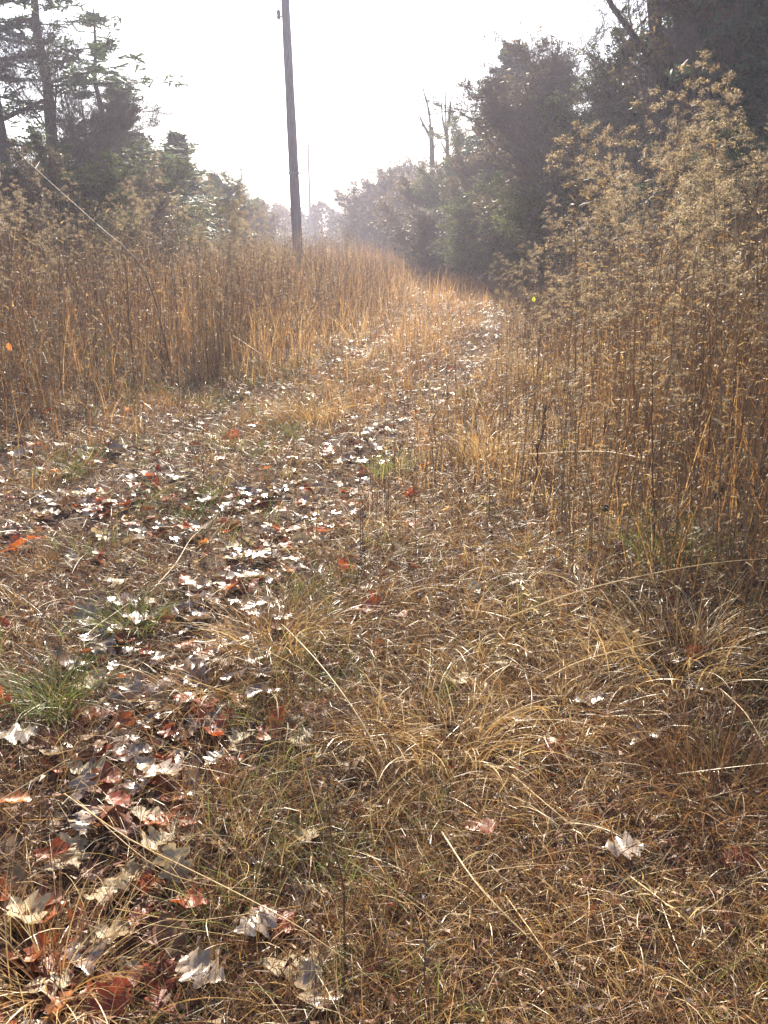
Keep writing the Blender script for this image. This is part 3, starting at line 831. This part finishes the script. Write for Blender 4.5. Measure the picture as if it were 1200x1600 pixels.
tree('olive', 0, 815, 27, 260, 'low olive tree in front of the dark spruces', wide=1.4)
tree('spruce', 0, 1060, 21, 0, 'large dark evergreen right of the big leaning trunk', h=9.5, wide=1.05, rz=2.2)
tree('leafy', 0, 1115, 18, 0, 'tall brown leaved tree near the right edge', h=8.5, rz=1.1)
tree('spruce', 1, 1180, 17, 0, 'large dark evergreen at the right edge', h=9, rz=4)
tree('spruce', 1, 960, 27, 140, 'dark evergreen behind the right weed bank below the leaning trunk', wide=1.4, rz=3)
tree('olive', 1, 1000, 19, 215, 'bushy understory tree behind the right weed bank', wide=1.5, rz=1)
tree('leafy', 1, 900, 24, 200, 'brown leaved tree behind the right weed bank', wide=1.3, rz=2)
tree('leafy', 0, 1080, 15, 180, 'low brown leaved tree deep in the right weed bank', wide=1.2, rz=5)
tree('olive', 0, 1170, 13, 190, 'low olive tree behind the weeds at the right edge', wide=1.2, rz=3)
tree('spruce', 0, 1290, 17, 0, 'large evergreen standing just outside the right edge', h=9, rz=1)

# the large bare tree with the leaning trunk
def big_bare():
    T = bare_tree(203, 12.5, .21, .85, 4, lean=(-.10, 0), first=.25, kids=(2, 4))
    tm, cm = tree_meshes(T, M['deadleaf'], .07, 2, 1.3, 0, .15)
    x, y, g_ = at(1000, 0, 19)
    t = thing('bare_tree', 'large bare tree with a thick leaning trunk crossing the top of the frame', 'tree', (x, y, g_))
    obj('trunk', tm, t); obj('crown', cm, t)
big_bare()

# two dead snags against the sky
def snag(px, d, paths, label, name='dead_tree'):
    x, y, g_ = at(px, 0, d)
    t = thing(name, label, 'tree', (x, y, g_))
    p = R(PITCH)
    trunk = []; limbs = []
    for k, (pts, r0, r1) in enumerate(paths):
        W_ = []
        for (qx, qy) in pts:
            z = top_h(qy, d)
            dep = d * math.cos(p) - (z - EYE) * math.sin(p)
            W_.append(((qx - 600) * dep / FPX - x, 0.3 * math.sin(qy * .05 + k) - .3 * math.sin(pts[0][1] * .05 + k), z - g_))
        if k == 0: W_[0] = (0, 0, -.2)
        W_ = np.array(W_); n = len(W_) - 1
        rr = np.linspace(r0, r1, n + 1)
        v, f = tubes(W_[:-1], W_[1:], rr[:-1], rr[1:], 6)
        (trunk if k == 0 else limbs).append((v, f, 0, .5, True))
    obj('trunk', mesh('trunk', trunk, [M['bark']]), t)
    obj('branches', mesh('branches', limbs, [M['bark']]), t)
snag(675, 48, [([(678, 400), (676, 300), (674, 240), (673, 200)], .20, .13),
               ([(673, 215), (663, 198), (657, 185), (655, 178)], .09, .03),
               ([(673, 202), (671, 180), (667, 160), (663, 145), (660, 128)], .07, .025),
               ([(674, 240), (681, 225), (684, 214)], .06, .02),
               ([(666, 200), (660, 197), (654, 192)], .04, .02)],
     'broken grey snag with a thin bent top left of the forked one')
snag(696, 44, [([(700, 400), (699, 290), (698, 240), (697, 210)], .14, .09),
               ([(697, 212), (693, 196), (691, 180), (691, 160)], .07, .025),
               ([(697, 210), (701, 190), (703, 170), (704, 158)], .08, .04),
               ([(704, 160), (707, 150)], .03, .02),
               ([(697, 215), (696, 190), (695, 150), (696, 122)], .045, .02),
               ([(698, 240), (690, 222), (688, 212)], .05, .02)],
     'forked dead tree with slender upright limbs against the sky')

# far woods that close the gap
def far_woods():
    parts_c, parts_t = [], []
    g = np.random.default_rng(9)
    for i in range(190):
        x = g.uniform(-40, 16); y = g.uniform(92, 125)
        z = float(ground(x, y)); H = g.uniform(3.4, 4.9); wd = H * g.uniform(.22, .35)
        m = 600
        f = g.random(m) ** .8; a = g.uniform(0, 2 * PI, m)
        con = g.random() < .5
        prof = (1 - f) ** .8 if con else np.sqrt(np.clip(1 - (f * 2 - .9) ** 2 / 1.3, 0.02, 1))
        rr = wd * prof * np.sqrt(g.random(m))
        C = np.stack([x + rr * np.cos(a), y + rr * np.sin(a), z + .6 + f * H], -1)
        v, fc = flakes(C, g.uniform(.25, .55, m), g, 1.6, .2)
        parts_c.append((v, fc, 1 if con else 0, np.repeat(np.clip(g.normal(.5, .25, m), 0, 1), 3)))
        v, fc = tubes([[x, y, z - .5]], [[x, y, z + H * .9]], [.2], [.05], 5)
        parts_t.append((v, fc, 2, .5))
    o = obj('distant_woods', mesh('distant_woods', parts_c + parts_t, [M['deadleaf'], M['needles'], M['bark']]))
    tag(o, 'hazy distant woods closing the gap behind the utility poles', 'woods', kind='stuff')
far_woods()

# ---------------------------------------------------------------- utility poles
def lathe(prof, n=20, cx=0, cy=0, lean=(0, 0)):
    a = np.arange(n) * 2 * PI / n
    V = np.array([[cx + lean[0] * z + r * math.cos(t), cy + lean[1] * z + r * math.sin(t), z] for r, z in prof for t in a])
    F = []
    for i in range(len(prof) - 1):
        for j in range(n):
            k = (j + 1) % n
            F.append((i * n + j, i * n + k, (i + 1) * n + k, (i + 1) * n + j))
    return V, np.array(F)

def box(c, s):
    c = np.array(c); s = np.array(s) / 2
    V = np.array([[i, j, k] for i in (-1, 1) for j in (-1, 1) for k in (-1, 1)]) * s + c
    F = np.array([(0, 1, 3, 2), (4, 6, 7, 5), (0, 4, 5, 1), (2, 3, 7, 6), (0, 2, 6, 4), (1, 5, 7, 3)])
    return V, F

def utility_pole(px, d, H, r0, r1, label, ring, near):
    x, y, g_ = at(px, 0, d)
    t = thing('utility_pole', label, 'utility pole', (x, y, g_ - .1))
    lean = (-0.022, 0.0) if near else (-.005, 0)
    prof = [(r0 + (r1 - r0) * f + .004 * math.sin(f * 37), H * f) for f in np.linspace(0, 1, 24)] + [(0.001, H + .02)]
    v, f = lathe(prof, 20, lean=lean)
    obj('pole', mesh('pole', [(v, f, 0, .5, True)], [M['pole']]), t)
    rad = lambda z: r0 + (r1 - r0) * z / H
    # band with through bolts
    z = ring; r = rad(z)
    v, f = lathe([(r + .001, z - .03), (r + .014, z - .03), (r + .014, z + .03), (r + .001, z + .03)], 20, lean=lean)
    v2, f2 = tubes([[lean[0] * z - r - .12, 0, z]], [[lean[0] * z + r + .12, 0, z]], [.02], [.02], 8)
    v3, f3 = tubes([[lean[0] * z - r - .07, 0, z], [lean[0] * z + r + .05, 0, z]], [[lean[0] * z - r - .05, 0, z], [lean[0] * z + r + .07, 0, z]], [.045, .045], [.045, .045], 8)
    obj('bolt_band', mesh('bolt_band', [(v, f, 0, .5), (v2, f2, 0, .5), (v3, f3, 0, .5)], [M['steel']]), t)
    # side insulator bracket
    z = H * .80 if near else H * .9; r = rad(z); xx = lean[0] * z - r
    if near: z = top_h(17, d) - g_; r = rad(z); xx = lean[0] * z - r
    v, f = lathe([(.0, -.14), (.05, -.12), (.07, -.06), (.045, -.02), (.07, .04), (.06, .10), (.02, .14), (.0, .15)], 12)
    v = v + np.array([xx - .09, 0, z])
    v2, f2 = tubes([[xx + .02, 0, z - .05]], [[xx - .1, 0, z - .02]], [.018], [.018], 6)
    obj('insulator', mesh('insulator', [(v, f, 0, .5, True), (v2, f2, 0, .5)], [M['steel']]), t)
    if not near:
        v, f = box((0, .12, H * .93), (1.2, .1, .1)); obj('crossarm', mesh('crossarm', [(v, f, 0, .5)], [M['pole']]), t)
    else:
        v, f = tubes([[r0 * .72, -r0 * .72, 0]], [[r1 * .72 + lean[0] * H, -r1 * .72, H]], [.012], [.012], 6)
        obj('ground_wire', mesh('ground_wire', [(v, f, 0, .5)], [M['steel']]), t)
utility_pole(466, 29, 12.2, .175, .105, 'tall weathered wooden utility pole rising out of the top of the frame', top_h(265, 29) - at(466, 0, 29)[2], True)
utility_pole(486, 92, 11.3, .15, .09, 'thin distant utility pole just right of the tall one', 9.0, False)

# ---------------------------------------------------------------- single weeds, stalks, tufts and leaves one can point at
def curve_pts(pts, n=14):
    """Catmull-Rom through points"""
    P = np.array(pts, float); P = np.concatenate([[2 * P[0] - P[1]], P, [2 * P[-1] - P[-2]]])
    out = []
    m = len(P) - 3
    for i in range(m):
        p0, p1, p2, p3 = P[i:i + 4]
        for t in np.linspace(0, 1, max(n // m, 3), endpoint=(i == m - 1)):
            out.append(.5 * ((2 * p1) + (-p0 + p2) * t + (2 * p0 - 5 * p1 + 4 * p2 - p3) * t * t + (-p0 + 3 * p1 - 3 * p2 + p3) * t ** 3))
    return np.array(out)

def stalk(pix, label, r=.002, tint=.9, mat='straw', name='grass_stalk', cat='grass stalk', bits=0, seed=0):
    """pix: (px, py, height above ground) along a fallen or arching stalk"""
    W_ = []
    for (px, py, h) in pix:
        # walk the ray to where it is h above the ground
        p = R(PITCH); g_ = 0.0
        for _ in range(8):
            a = p + math.atan((py - 800) / FPX)
            hh = EYE - g_ - h
            y = hh / math.tan(a); dep = y * math.cos(p) + hh * math.sin(p); x = (px - 600) * dep / FPX
            g_ = float(ground(x, y))
        W_.append((x, y, g_ + h))
    Q = curve_pts(W_)
    base = Q[0].copy(); Q = Q - base
    n = len(Q) - 1; rr = np.linspace(r, r * .45, n + 1)
    v, f = tubes(Q[:-1], Q[1:], rr[:-1], rr[1:], 5)
    t = obj(name, mesh(name, [(v, f, 0, tint, True)], [M[mat]]), None, base)
    tag(t, label, cat)
    if bits:
        g = np.random.default_rng(seed)
        idx = g.integers(int(n * .35), n, bits); C = Q[idx] + g.normal(0, .004, (bits, 3))
        a = g.uniform(0, 2 * PI, bits)
        b = blades(C, a, g.uniform(.02, .06, bits), g.uniform(.003, .006, bits), g.uniform(.4, 1.5, bits), g.uniform(0, 1.5, bits), 3, np.full(bits, tint), clamp=False)
        obj('side_leaves', mesh('side_leaves', [(b[0], b[1], 0, b[2])], [M[mat]]), t)
    return t

stalk([(600, 1195, .06), (560, 1120, .12), (510, 1050, .16), (470, 1005, .17), (440, 975, .15)], 'thick pale straw stalk leaning up left above the large brown leaf', .0035, 1.0)
stalk([(800, 962, .12), (900, 925, .2), (1010, 898, .26), (1110, 880, .3), (1198, 872, .32)], 'long pale stalk arching across to the right edge, upper of two', .0028, .95)
stalk([(850, 1062, .08), (900, 1036, .13), (960, 1018, .16), (1040, 1000, .18)], 'long pale stalk arching to the right, lower of two', .0028, .95)
stalk([(830, 710, .3), (890, 706, .34), (950, 706, .36), (1005, 716, .36)], 'greenish white blade lying level in front of the right bank', .004, .95)
stalk([(690, 1300, .06), (740, 1375, .09), (800, 1440, .08), (865, 1500, .04)], 'straight pale stalk lying diagonally in the lower middle', .0028, .9)
stalk([(790, 1400, .04), (840, 1470, .07), (900, 1560, .05)], 'shorter straw stalk beside the diagonal one', .0022, .8)
stalk([(800, 1210, .05), (870, 1270, .08), (935, 1320, .05)], 'fine straw stalk pointing at the white leaf on the right', .0018, .8)
stalk([(985, 1370, .05), (1050, 1420, .08), (1130, 1490, .05)], 'pale knotted stalk below the white leaf on the right', .0024, .95, bits=14)
stalk([(100, 1240, .05), (200, 1310, .10), (330, 1375, .12), (470, 1450, .09), (600, 1545, .04)], 'long thin stalk crossing the lower left diagonally', .0022, .85)
stalk([(120, 1250, .05), (230, 1345, .07), (320, 1382, .08), (430, 1390, .06)], 'thin stalk splitting off the long diagonal one', .0018, .8)
stalk([(180, 1420, .04), (280, 1438, .08), (360, 1432, .07), (470, 1415, .04)], 'thin greenish stalk lying level above the pale leaves', .0018, .7)
stalk([(130, 1290, .02), (160, 1200, .10), (185, 1110, .18)], 'upright pale blade at the far left foreground', .0018, .85)
stalk([(90, 1060, .02), (130, 1020, .03), (137, 990, .06), (205, 940, .04)], 'crooked pale stick left of the straw hummock', .0035, .95)
stalk([(235, 925, .03), (275, 880, .05), (300, 840, .07), (338, 808, .09)], 'pale crooked twig in the left leaf litter', .003, .95)
stalk([(170, 870, .03), (180, 862, .05), (230, 880, .05), (215, 890, .02)], 'curled white grass loop in the left leaf litter', .003, .95)
stalk([(365, 525, .45), (400, 548, .35), (430, 568, .25)], 'pale straw leaning down out of the left bank', .006, .9)
stalk([(1130, 1080, .12), (1165, 1115, .14), (1195, 1165, .12)], 'bent pale stalk near the right edge', .0028, .95)
stalk([(560, 1125, .03), (590, 1090, .10), (612, 1085, .12), (608, 1110, .07)], 'curled pale blade beside the large brown leaf', .0025, .95)
stalk([(770, 960, .04), (778, 900, .15), (790, 880, .18)], 'short upright pale straw in the middle of the grass', .002, .95)
stalk([(900, 1060, .03), (840, 960, .20), (800, 880, .28)], 'feathery pale grass stem leaning left in the middle right', .0022, .95, bits=22, seed=3)
stalk([(880, 1010, .03), (835, 930, .20), (812, 860, .3)], 'second feathery grass stem beside the leaning one', .002, .9, bits=22, seed=4)

# dark upright weeds
def weed(px, py, H, label, lean=(0, 0), r=.003, twigs=6, head=None, seed=0, name='dead_weed'):
    g = np.random.default_rng(seed + 900)
    x, y, g_ = at(px, py)
    t = thing(name, label, 'weed', (x, y, g_ - .01))
    s = np.linspace(0, 1, 8)
    Q = np.stack([lean[0] * s ** 1.4, lean[1] * s, H * s], -1); Q[1:, :2] += g.normal(0, .006, (7, 2))
    rr = np.linspace(r, r * .4, 8)
    v, f = tubes(Q[:-1], Q[1:], rr[:-1], rr[1:], 5)
    obj('stem', mesh('stem', [(v, f, 0, .12, True)], [M['stem']]), t)
    if twigs:
        A, B, C = [], [], []
        for k in range(twigs):
            z = g.uniform(.35, .97); p = np.array([np.interp(z, s, Q[:, i]) for i in range(3)]); a = g.uniform(0, 2 * PI); L = g.uniform(.05, .16) * H
            q = p + np.array([math.cos(a) * .5, math.sin(a) * .5, .8]) * L
            A.append(p); B.append(q); C += [p + (q - p) * u for u in (.4, .7, 1)]
        v, f = tubes(np.array(A), np.array(B), np.full(len(A), r * .45), np.full(len(A), r * .25), 3)
        vv, ff = flakes(np.array(C) + g.normal(0, .004, (len(C), 3)), .016, g, 1.2)
        obj('side_twigs', mesh('side_twigs', [(v, f, 0, .15), (vv, ff, 0, .3)], [M['stem']]), t)
    if head:
        v, f = lathe([(.001, -.012), (.012, -.008), (.016, .0), (.013, .012), (.006, .02), (.001, .023)], 12)
        v = v + Q[-1]
        v += g.normal(0, .0012, v.shape)
        obj('seed_cone', mesh('seed_cone', [(v, f, 0, .5)], [M['black']]), t)
    return t
weed(545, 1500, .36, 'slender dark stem standing upright in the lower middle left', (-.05, .1), .0028, 3, seed=1)
weed(668, 1600, .22, 'slender dark stem at the bottom edge of the picture', (0, .05), .0025, 2, seed=2)
weed(520, 1280, .2, 'short forked dark stem below the large brown leaf', (-.02, .03), .002, 4, seed=3)
weed(835, 790, .62, 'dark bushy dead weed at the edge of the right bank', (.03, 0), .006, 16, seed=4)
weed(820, 775, .45, 'leaning dark weed against the bushy dead one', (.10, 0), .004, 10, seed=5)
weed(1018, 890, .95, 'tall dark red stem in front of the right bank', (-.06, .1), .004, 4, seed=6)
weed(940, 860, .22, 'low weed carrying a black seed cone, left of two', (0, 0), .002, 0, True, seed=7, name='coneflower')
weed(1112, 850, .24, 'low weed carrying a black seed cone, right of two', (0, 0), .002, 0, True, seed=8, name='coneflower')
weed(890, 780, .7, 'thin dark stem between the bushy weed and the coneflower', (.0, 0), .0025, 3, seed=9)
for k, (px, py, H, lx) in enumerate([(640, 720, .62, -.06), (680, 690, .5, -.08), (698, 705, .7, .0), (725, 660, .75, .08), (790, 640, 1.0, -.02), (775, 610, .8, .02)]):
    weed(px, py, H, ['leftmost of the thin dark stems on the grass between the ruts', 'second thin dark stem from the left between the ruts',
                     'third thin dark stem between the ruts, upright', 'thin dark stem leaning right between the ruts',
                     'tall thin dark stem beside the yellow leaf', 'thin dark stem just left of the tallest one by the yellow leaf'][k], (lx, .05), .003, 2, seed=20 + k)
weed(228, 690, .42, 'thin dark twig standing in the left leaf litter', (.0, 0), .0025, 2, seed=30)
weed(98, 640, 1.5, 'dark leaning stem at the left edge of the bank', (.15, 0), .004, 5, seed=31)
weed(210, 600, 1.35, 'dark forked sapling stem in the left bank', (.02, 0), .008, 8, seed=32)
weed(325, 590, 1.1, 'thin dark upright stem at the front of the left bank', (.03, 0), .005, 4, seed=33)
def sapling():
    d = 9.6; W_ = []
    for (px, py, dd) in [(255, 560, 0), (228, 430, .1), (150, 350, .3), (95, 300, .5), (35, 245, .7)]:
        z = top_h(py, d + dd); dep = (d + dd) * math.cos(R(PITCH)) - (z - EYE) * math.sin(R(PITCH))
        W_.append(((px - 600) * dep / FPX, d + dd, z))
    W_[0] = (W_[0][0] + .1, d, float(ground(W_[0][0], d)) - .02)
    Q = curve_pts(W_, 16); b = Q[0].copy(); Q -= b; n = len(Q) - 1; rr = np.linspace(.010, .003, n + 1)
    v, f = tubes(Q[:-1], Q[1:], rr[:-1], rr[1:], 6)
    o = obj('leaning_sapling', mesh('leaning_sapling', [(v, f, 0, .2, True)], [M['stem']]), None, b)
    g = np.random.default_rng(4); A = Q[g.integers(4, n, 14)]; B = A + g.normal(0, .13, A.shape) + np.array([-.05, 0, .05])
    v, f = tubes(A, B, np.full(14, .004), np.full(14, .002), 3)
    obj('side_twigs', mesh('side_twigs', [(v, f, 0, .2)], [M['stem']]), o)
    tag(o, 'dead sapling leaning diagonally up left through the left bank', 'sapling')
sapling()

_g = np.random.default_rng(42)
FLAT = [leaf_shape(_g, 'oak' if k < 9 else 'oval', .35, 30) for k in range(13)]
def leaf_obj(px, py, size, label, mat, shape, tint, rz=0, tilt=(0, 0), h=.03, name='fallen_leaf'):
    x, y, g_ = at(px, py)
    V0, F0 = (FLAT if mat == 'glossleaf' else SHAPES)[shape]
    if mat == 'glossleaf':      # lies tilted so that it mirrors the low sun
        h = .055; va = math.degrees(R(PITCH) + math.atan((py - 800) / FPX)); a_ = R((va - SUN_EL) / 2)
        tilt = (a_, 0); 
    o = obj(name, mesh(name, [(V0, F0, 0, tint, True)], [M[mat]]), None, (x, y, g_ + h))
    o.scale = (size,) * 3; o.rotation_mode = 'ZYX' if mat == 'glossleaf' else 'XYZ'; o.rotation_euler = (tilt[0], tilt[1], rz)
    tag(o, label, 'leaf')
    return o
for k, a in enumerate([
    (400, 1470, .11, 'waxy lobed leaf glaring white at the bottom left of centre', 'glossleaf', 0, 1.0, .6, (.05, 0)),
    (320, 1548, .12, 'white glinting curled leaf at the bottom left', 'glossleaf', 1, 1.0, 2.6, (.05, .1)),
    (460, 1525, .15, 'large pale oak leaf lying right of the glaring one', 'oakleaf', 2, .9, .2, (-.1, .1)),
    (135, 1310, .11, 'glaring white leaf folded in the left foreground', 'glossleaf', 3, 1.0, 1.9, (.1, .3)),
    (335, 1210, .08, 'small glaring white leaf above the red ones', 'glossleaf', 4, 1.0, 1.2, (.1, 0)),
    (970, 1352, .11, 'pale leaf shining white alone on the dark right foreground', 'glossleaf', 5, 1.0, .1, (.08, 0)),
    (520, 1120, .13, 'large brown oak leaf at the foot of the pale leaning stalk', 'oakleaf', 6, .5, .3, (.5, 0)),
    (25, 1170, .14, 'large white leaf at the left edge', 'glossleaf', 7, 1.0, .3, (.05, .1)),
    (75, 815, .16, 'bright white leaf patch at the left edge of the litter', 'glossleaf', 8, 1.0, .2, (.0, 0)),
    (405, 880, .15, 'white shining leaf in the middle of the leaf litter, upper of two', 'glossleaf', 0, 1.0, 3.0, (.0, 0)),
    (372, 917, .15, 'white shining leaf in the middle of the leaf litter, lower of two', 'glossleaf', 2, 1.0, 1.0, (.0, 0)),
    (455, 888, .10, 'small white leaf just right of the two shining ones', 'glossleaf', 9, 1.0, .1, (.0, 0)),
    (265, 825, .09, 'single oval white leaf in the left litter', 'glossleaf', 10, 1.0, .1, (.0, 0)),
    (375, 622, .22, 'white glint of leaves on the left rut, nearest of the row', 'glossleaf', 3, 1.0, .2, (.0, 0)),
    (450, 614, .2, 'white glint of leaves on the left rut, second of the row', 'glossleaf', 5, 1.0, .2, (.0, 0)),
    (590, 668, .12, 'pinkish white leaf in the right rut', 'oakleaf', 4, .9, .2, (.0, 0)),
    (140, 1080, .14, 'broad pale leaf in the left middle distance of the foreground', 'oakleaf', 1, .95, .9, (.1, 0)),
    (290, 1018, .10, 'bright orange red leaf lying under pale ones', 'redleaf', 2, .7, .4, (.1, 0)),
    (360, 690, .16, 'upright red oak leaf at the edge of the straw clump', 'redleaf', 6, .5, .5, (1.0, 0)),
    (245, 765, .14, 'vivid red upturned leaf in the left litter', 'redleaf', 0, .6, 1.3, (.7, .3)),
    (160, 1230, .12, 'dark red oak leaf spread flat in the left foreground', 'redleaf', 4, .4, .2, (.1, 0)),
    (235, 1400, .09, 'red leaf standing on edge in the lower left', 'redleaf', 7, .6, 1.4, (.9, .2)),
    (640, 780, .11, 'rust red leaf caught in the straw in the centre', 'redleaf', 8, .3, .4, (.9, 0)),
    (955, 865, .13, 'flat brown red leaf under the coneflowers', 'redleaf', 2, .2, .1, (.7, 0)),
    (1150, 1130, .10, 'rust red leaf hanging at the right edge of the foreground', 'redleaf', 5, .4, 1.4, (1.0, 0)),
    (1145, 1360, .10, 'dark red leaf in the lower right shade', 'redleaf', 1, .3, .2, (.4, 0)),
    (230, 1395, .07, 'orange leaf scrap beside the red leaf on edge', 'redleaf', 9, .9, .2, (.2, 0)),
    (260, 1585, .09, 'dark red leaf at the very bottom left', 'redleaf', 3, .4, 2.2, (.1, 0)),
    (320, 875, .05, 'tiny orange leaf in the left litter', 'redleaf', 0, 1.0, 2.2, (.5, 0)),
]):
    leaf_obj(*a)
# the yellow leaf on its stem, and two orange leaves at the left edge
def hung(px, py, h, size, mat, tint, label, rz=0):
    p = R(PITCH); g_ = 0.0
    for _ in range(8):
        a = p + math.atan((py - 800) / FPX); hh = EYE - g_ - h
        y = hh / math.tan(a); dep = y * math.cos(p) + hh * math.sin(p); x = (px - 600) * dep / FPX
        g_ = float(ground(x, y))
    V0, F0 = SHAPES[11]
    s, z0 = size, g_ + h
    t = thing('leafed_weed', label, 'weed', (x, y, g_ - .01))
    v, f = tubes([[.01, .02, 0], [.015, .01, h * .5]], [[.015, .01, h * .5], [0, 0, h * 1.02 + .05]], [.004, .003], [.003, .002], 5)
    obj('stem', mesh('stem', [(v, f, 0, .3)], [M['stem']]), t)
    o = obj('leaf', mesh('leaf', [(V0, F0, 0, tint, True)], [M[mat]]), t, (0, -.01, h))
    o.scale = (s,) * 3; o.rotation_euler = (R(90), R(80), rz)
hung(834, 467, .62, .10, 'yellowleaf', .7, 'single bright yellow leaf hanging on a dark stem at the right bank')
hung(16, 540, .75, .07, 'redleaf', 1.0, 'orange leaf on a stem at the left edge of the weeds')
hung(882, 690, .25, .06, 'yellowleaf', .4, 'small yellow green leaf low on a stem in the right bank')

# grass tufts one can point at
def tuft(px, py, n, L, mat, tint, label, spread=.07, th=.5, bend=1.4, seed=0, lean=None, w_=.0026):
    global rng
    x, y, g_ = at(px, py)
    keep = rng; rng = np.random.default_rng(seed + 500)
    bx = x + rng.normal(0, spread, n); by = y + rng.normal(0, spread, n)
    az = np.arctan2(by - y, bx - x) + rng.normal(0, .6, n) if lean is None else np.full(n, lean) + rng.normal(0, .7, n)
    b = blades(P3(bx, by), az, rng.uniform(.5, 1.15, n) * L, rng.uniform(.6, 1.3, n) * w_ * (1 + .06 * y), np.abs(rng.normal(th, .25, n)), rng.uniform(.5, 1.3, n) * bend, 7,
               np.clip(rng.normal(tint, .18, n), 0, 1), twist=rng.normal(0, .4, n))
    o = obj('grass_tuft', mesh('grass_tuft', [(b[0] - np.array([x, y, g_]), b[1], 0, b[2])], [M[mat]]), None, (x, y, g_))
    rng = keep
    return tag(o, label, 'grass tuft')
tuft(490, 660, 420, .42, 'straw', .72, 'rounded golden straw tuft between the two ruts', .16, .25, 1.7, 1)
tuft(85, 1110, 260, .30, 'green', .35, 'dark green grass tuft at the left edge', .06, .4, 1.4, 2)
tuft(205, 985, 220, .24, 'green', .6, 'grey green tuft left of the straw hummock', .06, .5, 1.3, 3)
tuft(430, 1010, 420, .32, 'straw', .6, 'straw hummock fanning out beside the leaf litter', .10, .5, 1.5, 4)
tuft(610, 745, 160, .26, 'green', .95, 'small bright green tuft in the middle', .06, .3, 1.3, 5)
tuft(700, 1180, 300, .34, 'straw', .75, 'broad pale straw tuft curling over in the middle right', .12, .5, 1.8, 6)
tuft(590, 1160, 130, .26, 'straw', .85, 'pale curled tuft at the foot of the leaning stalk', .04, .5, 2.0, 7)
tuft(330, 1090, 300, .25, 'straw', .45, 'brownish straw tuft above the red and white leaves', .10, .5, 1.6, 8)
tuft(1120, 1260, 520, .36, 'russet', .12, 'dark brown matted clump at the lower right', .14, .35, 1.5, 9)  # matted weeds, tinted dark so their colour also carries the shade here
tuft(1040, 880, 200, .35, 'green', .5, 'green grass showing at the foot of the right bank', .12, .25, 1.2, 10)
tuft(880, 1120, 350, .33, 'straw', .5, 'flattened straw tuft left of the dark clump', .13, .6, 1.6, 11)
tuft(80, 1560, 300, .28, 'straw', .55, 'straw tuft in the bottom left corner', .08, .6, 1.4, 12)
tuft(760, 720, 250, .45, 'straw', .8, 'loose pale tuft beside the bushy dark weed', .14, .3, 1.4, 13)
tuft(1060, 1040, 350, .38, 'straw', .55, 'leaning straw tuft at the right below the long stalks', .13, .5, 1.5, 14)
tuft(840, 600, 300, .6, 'straw', .75, 'drooping pale tuft at the front of the right bank', .12, .2, 1.7, 15)

# ---------------------------------------------------------------- haze
def haze():
    V, F = box((0, 0, 9.5), (1400, 1400, 24))
    V[:, 2] = np.where(V[:, 2] < 0, -2.4, 17.0)
    m = bpy.data.materials.new('haze and glare veil'); m.use_nodes = True
    t = m.node_tree; t.nodes.clear()
    out = t.nodes.new('ShaderNodeOutputMaterial'); v = t.nodes.new('ShaderNodeVolumePrincipled')
    v.inputs['Color'].default_value = (0.86, 0.83, 1.0, 1)  # lavender scatter; besides distance haze it stands in for lens veiling glare
    v.inputs['Density'].default_value = 0.0020
    v.inputs['Anisotropy'].default_value = 0.42
    t.links.new(v.outputs[0], out.inputs['Volume'])
    o = obj('haze', mesh('haze', [(V, F, 0, .5)], [m]))
    tag(o, 'pale backlit haze, doubling as veiling glare, over the clearing', 'haze', kind='stuff')
haze()
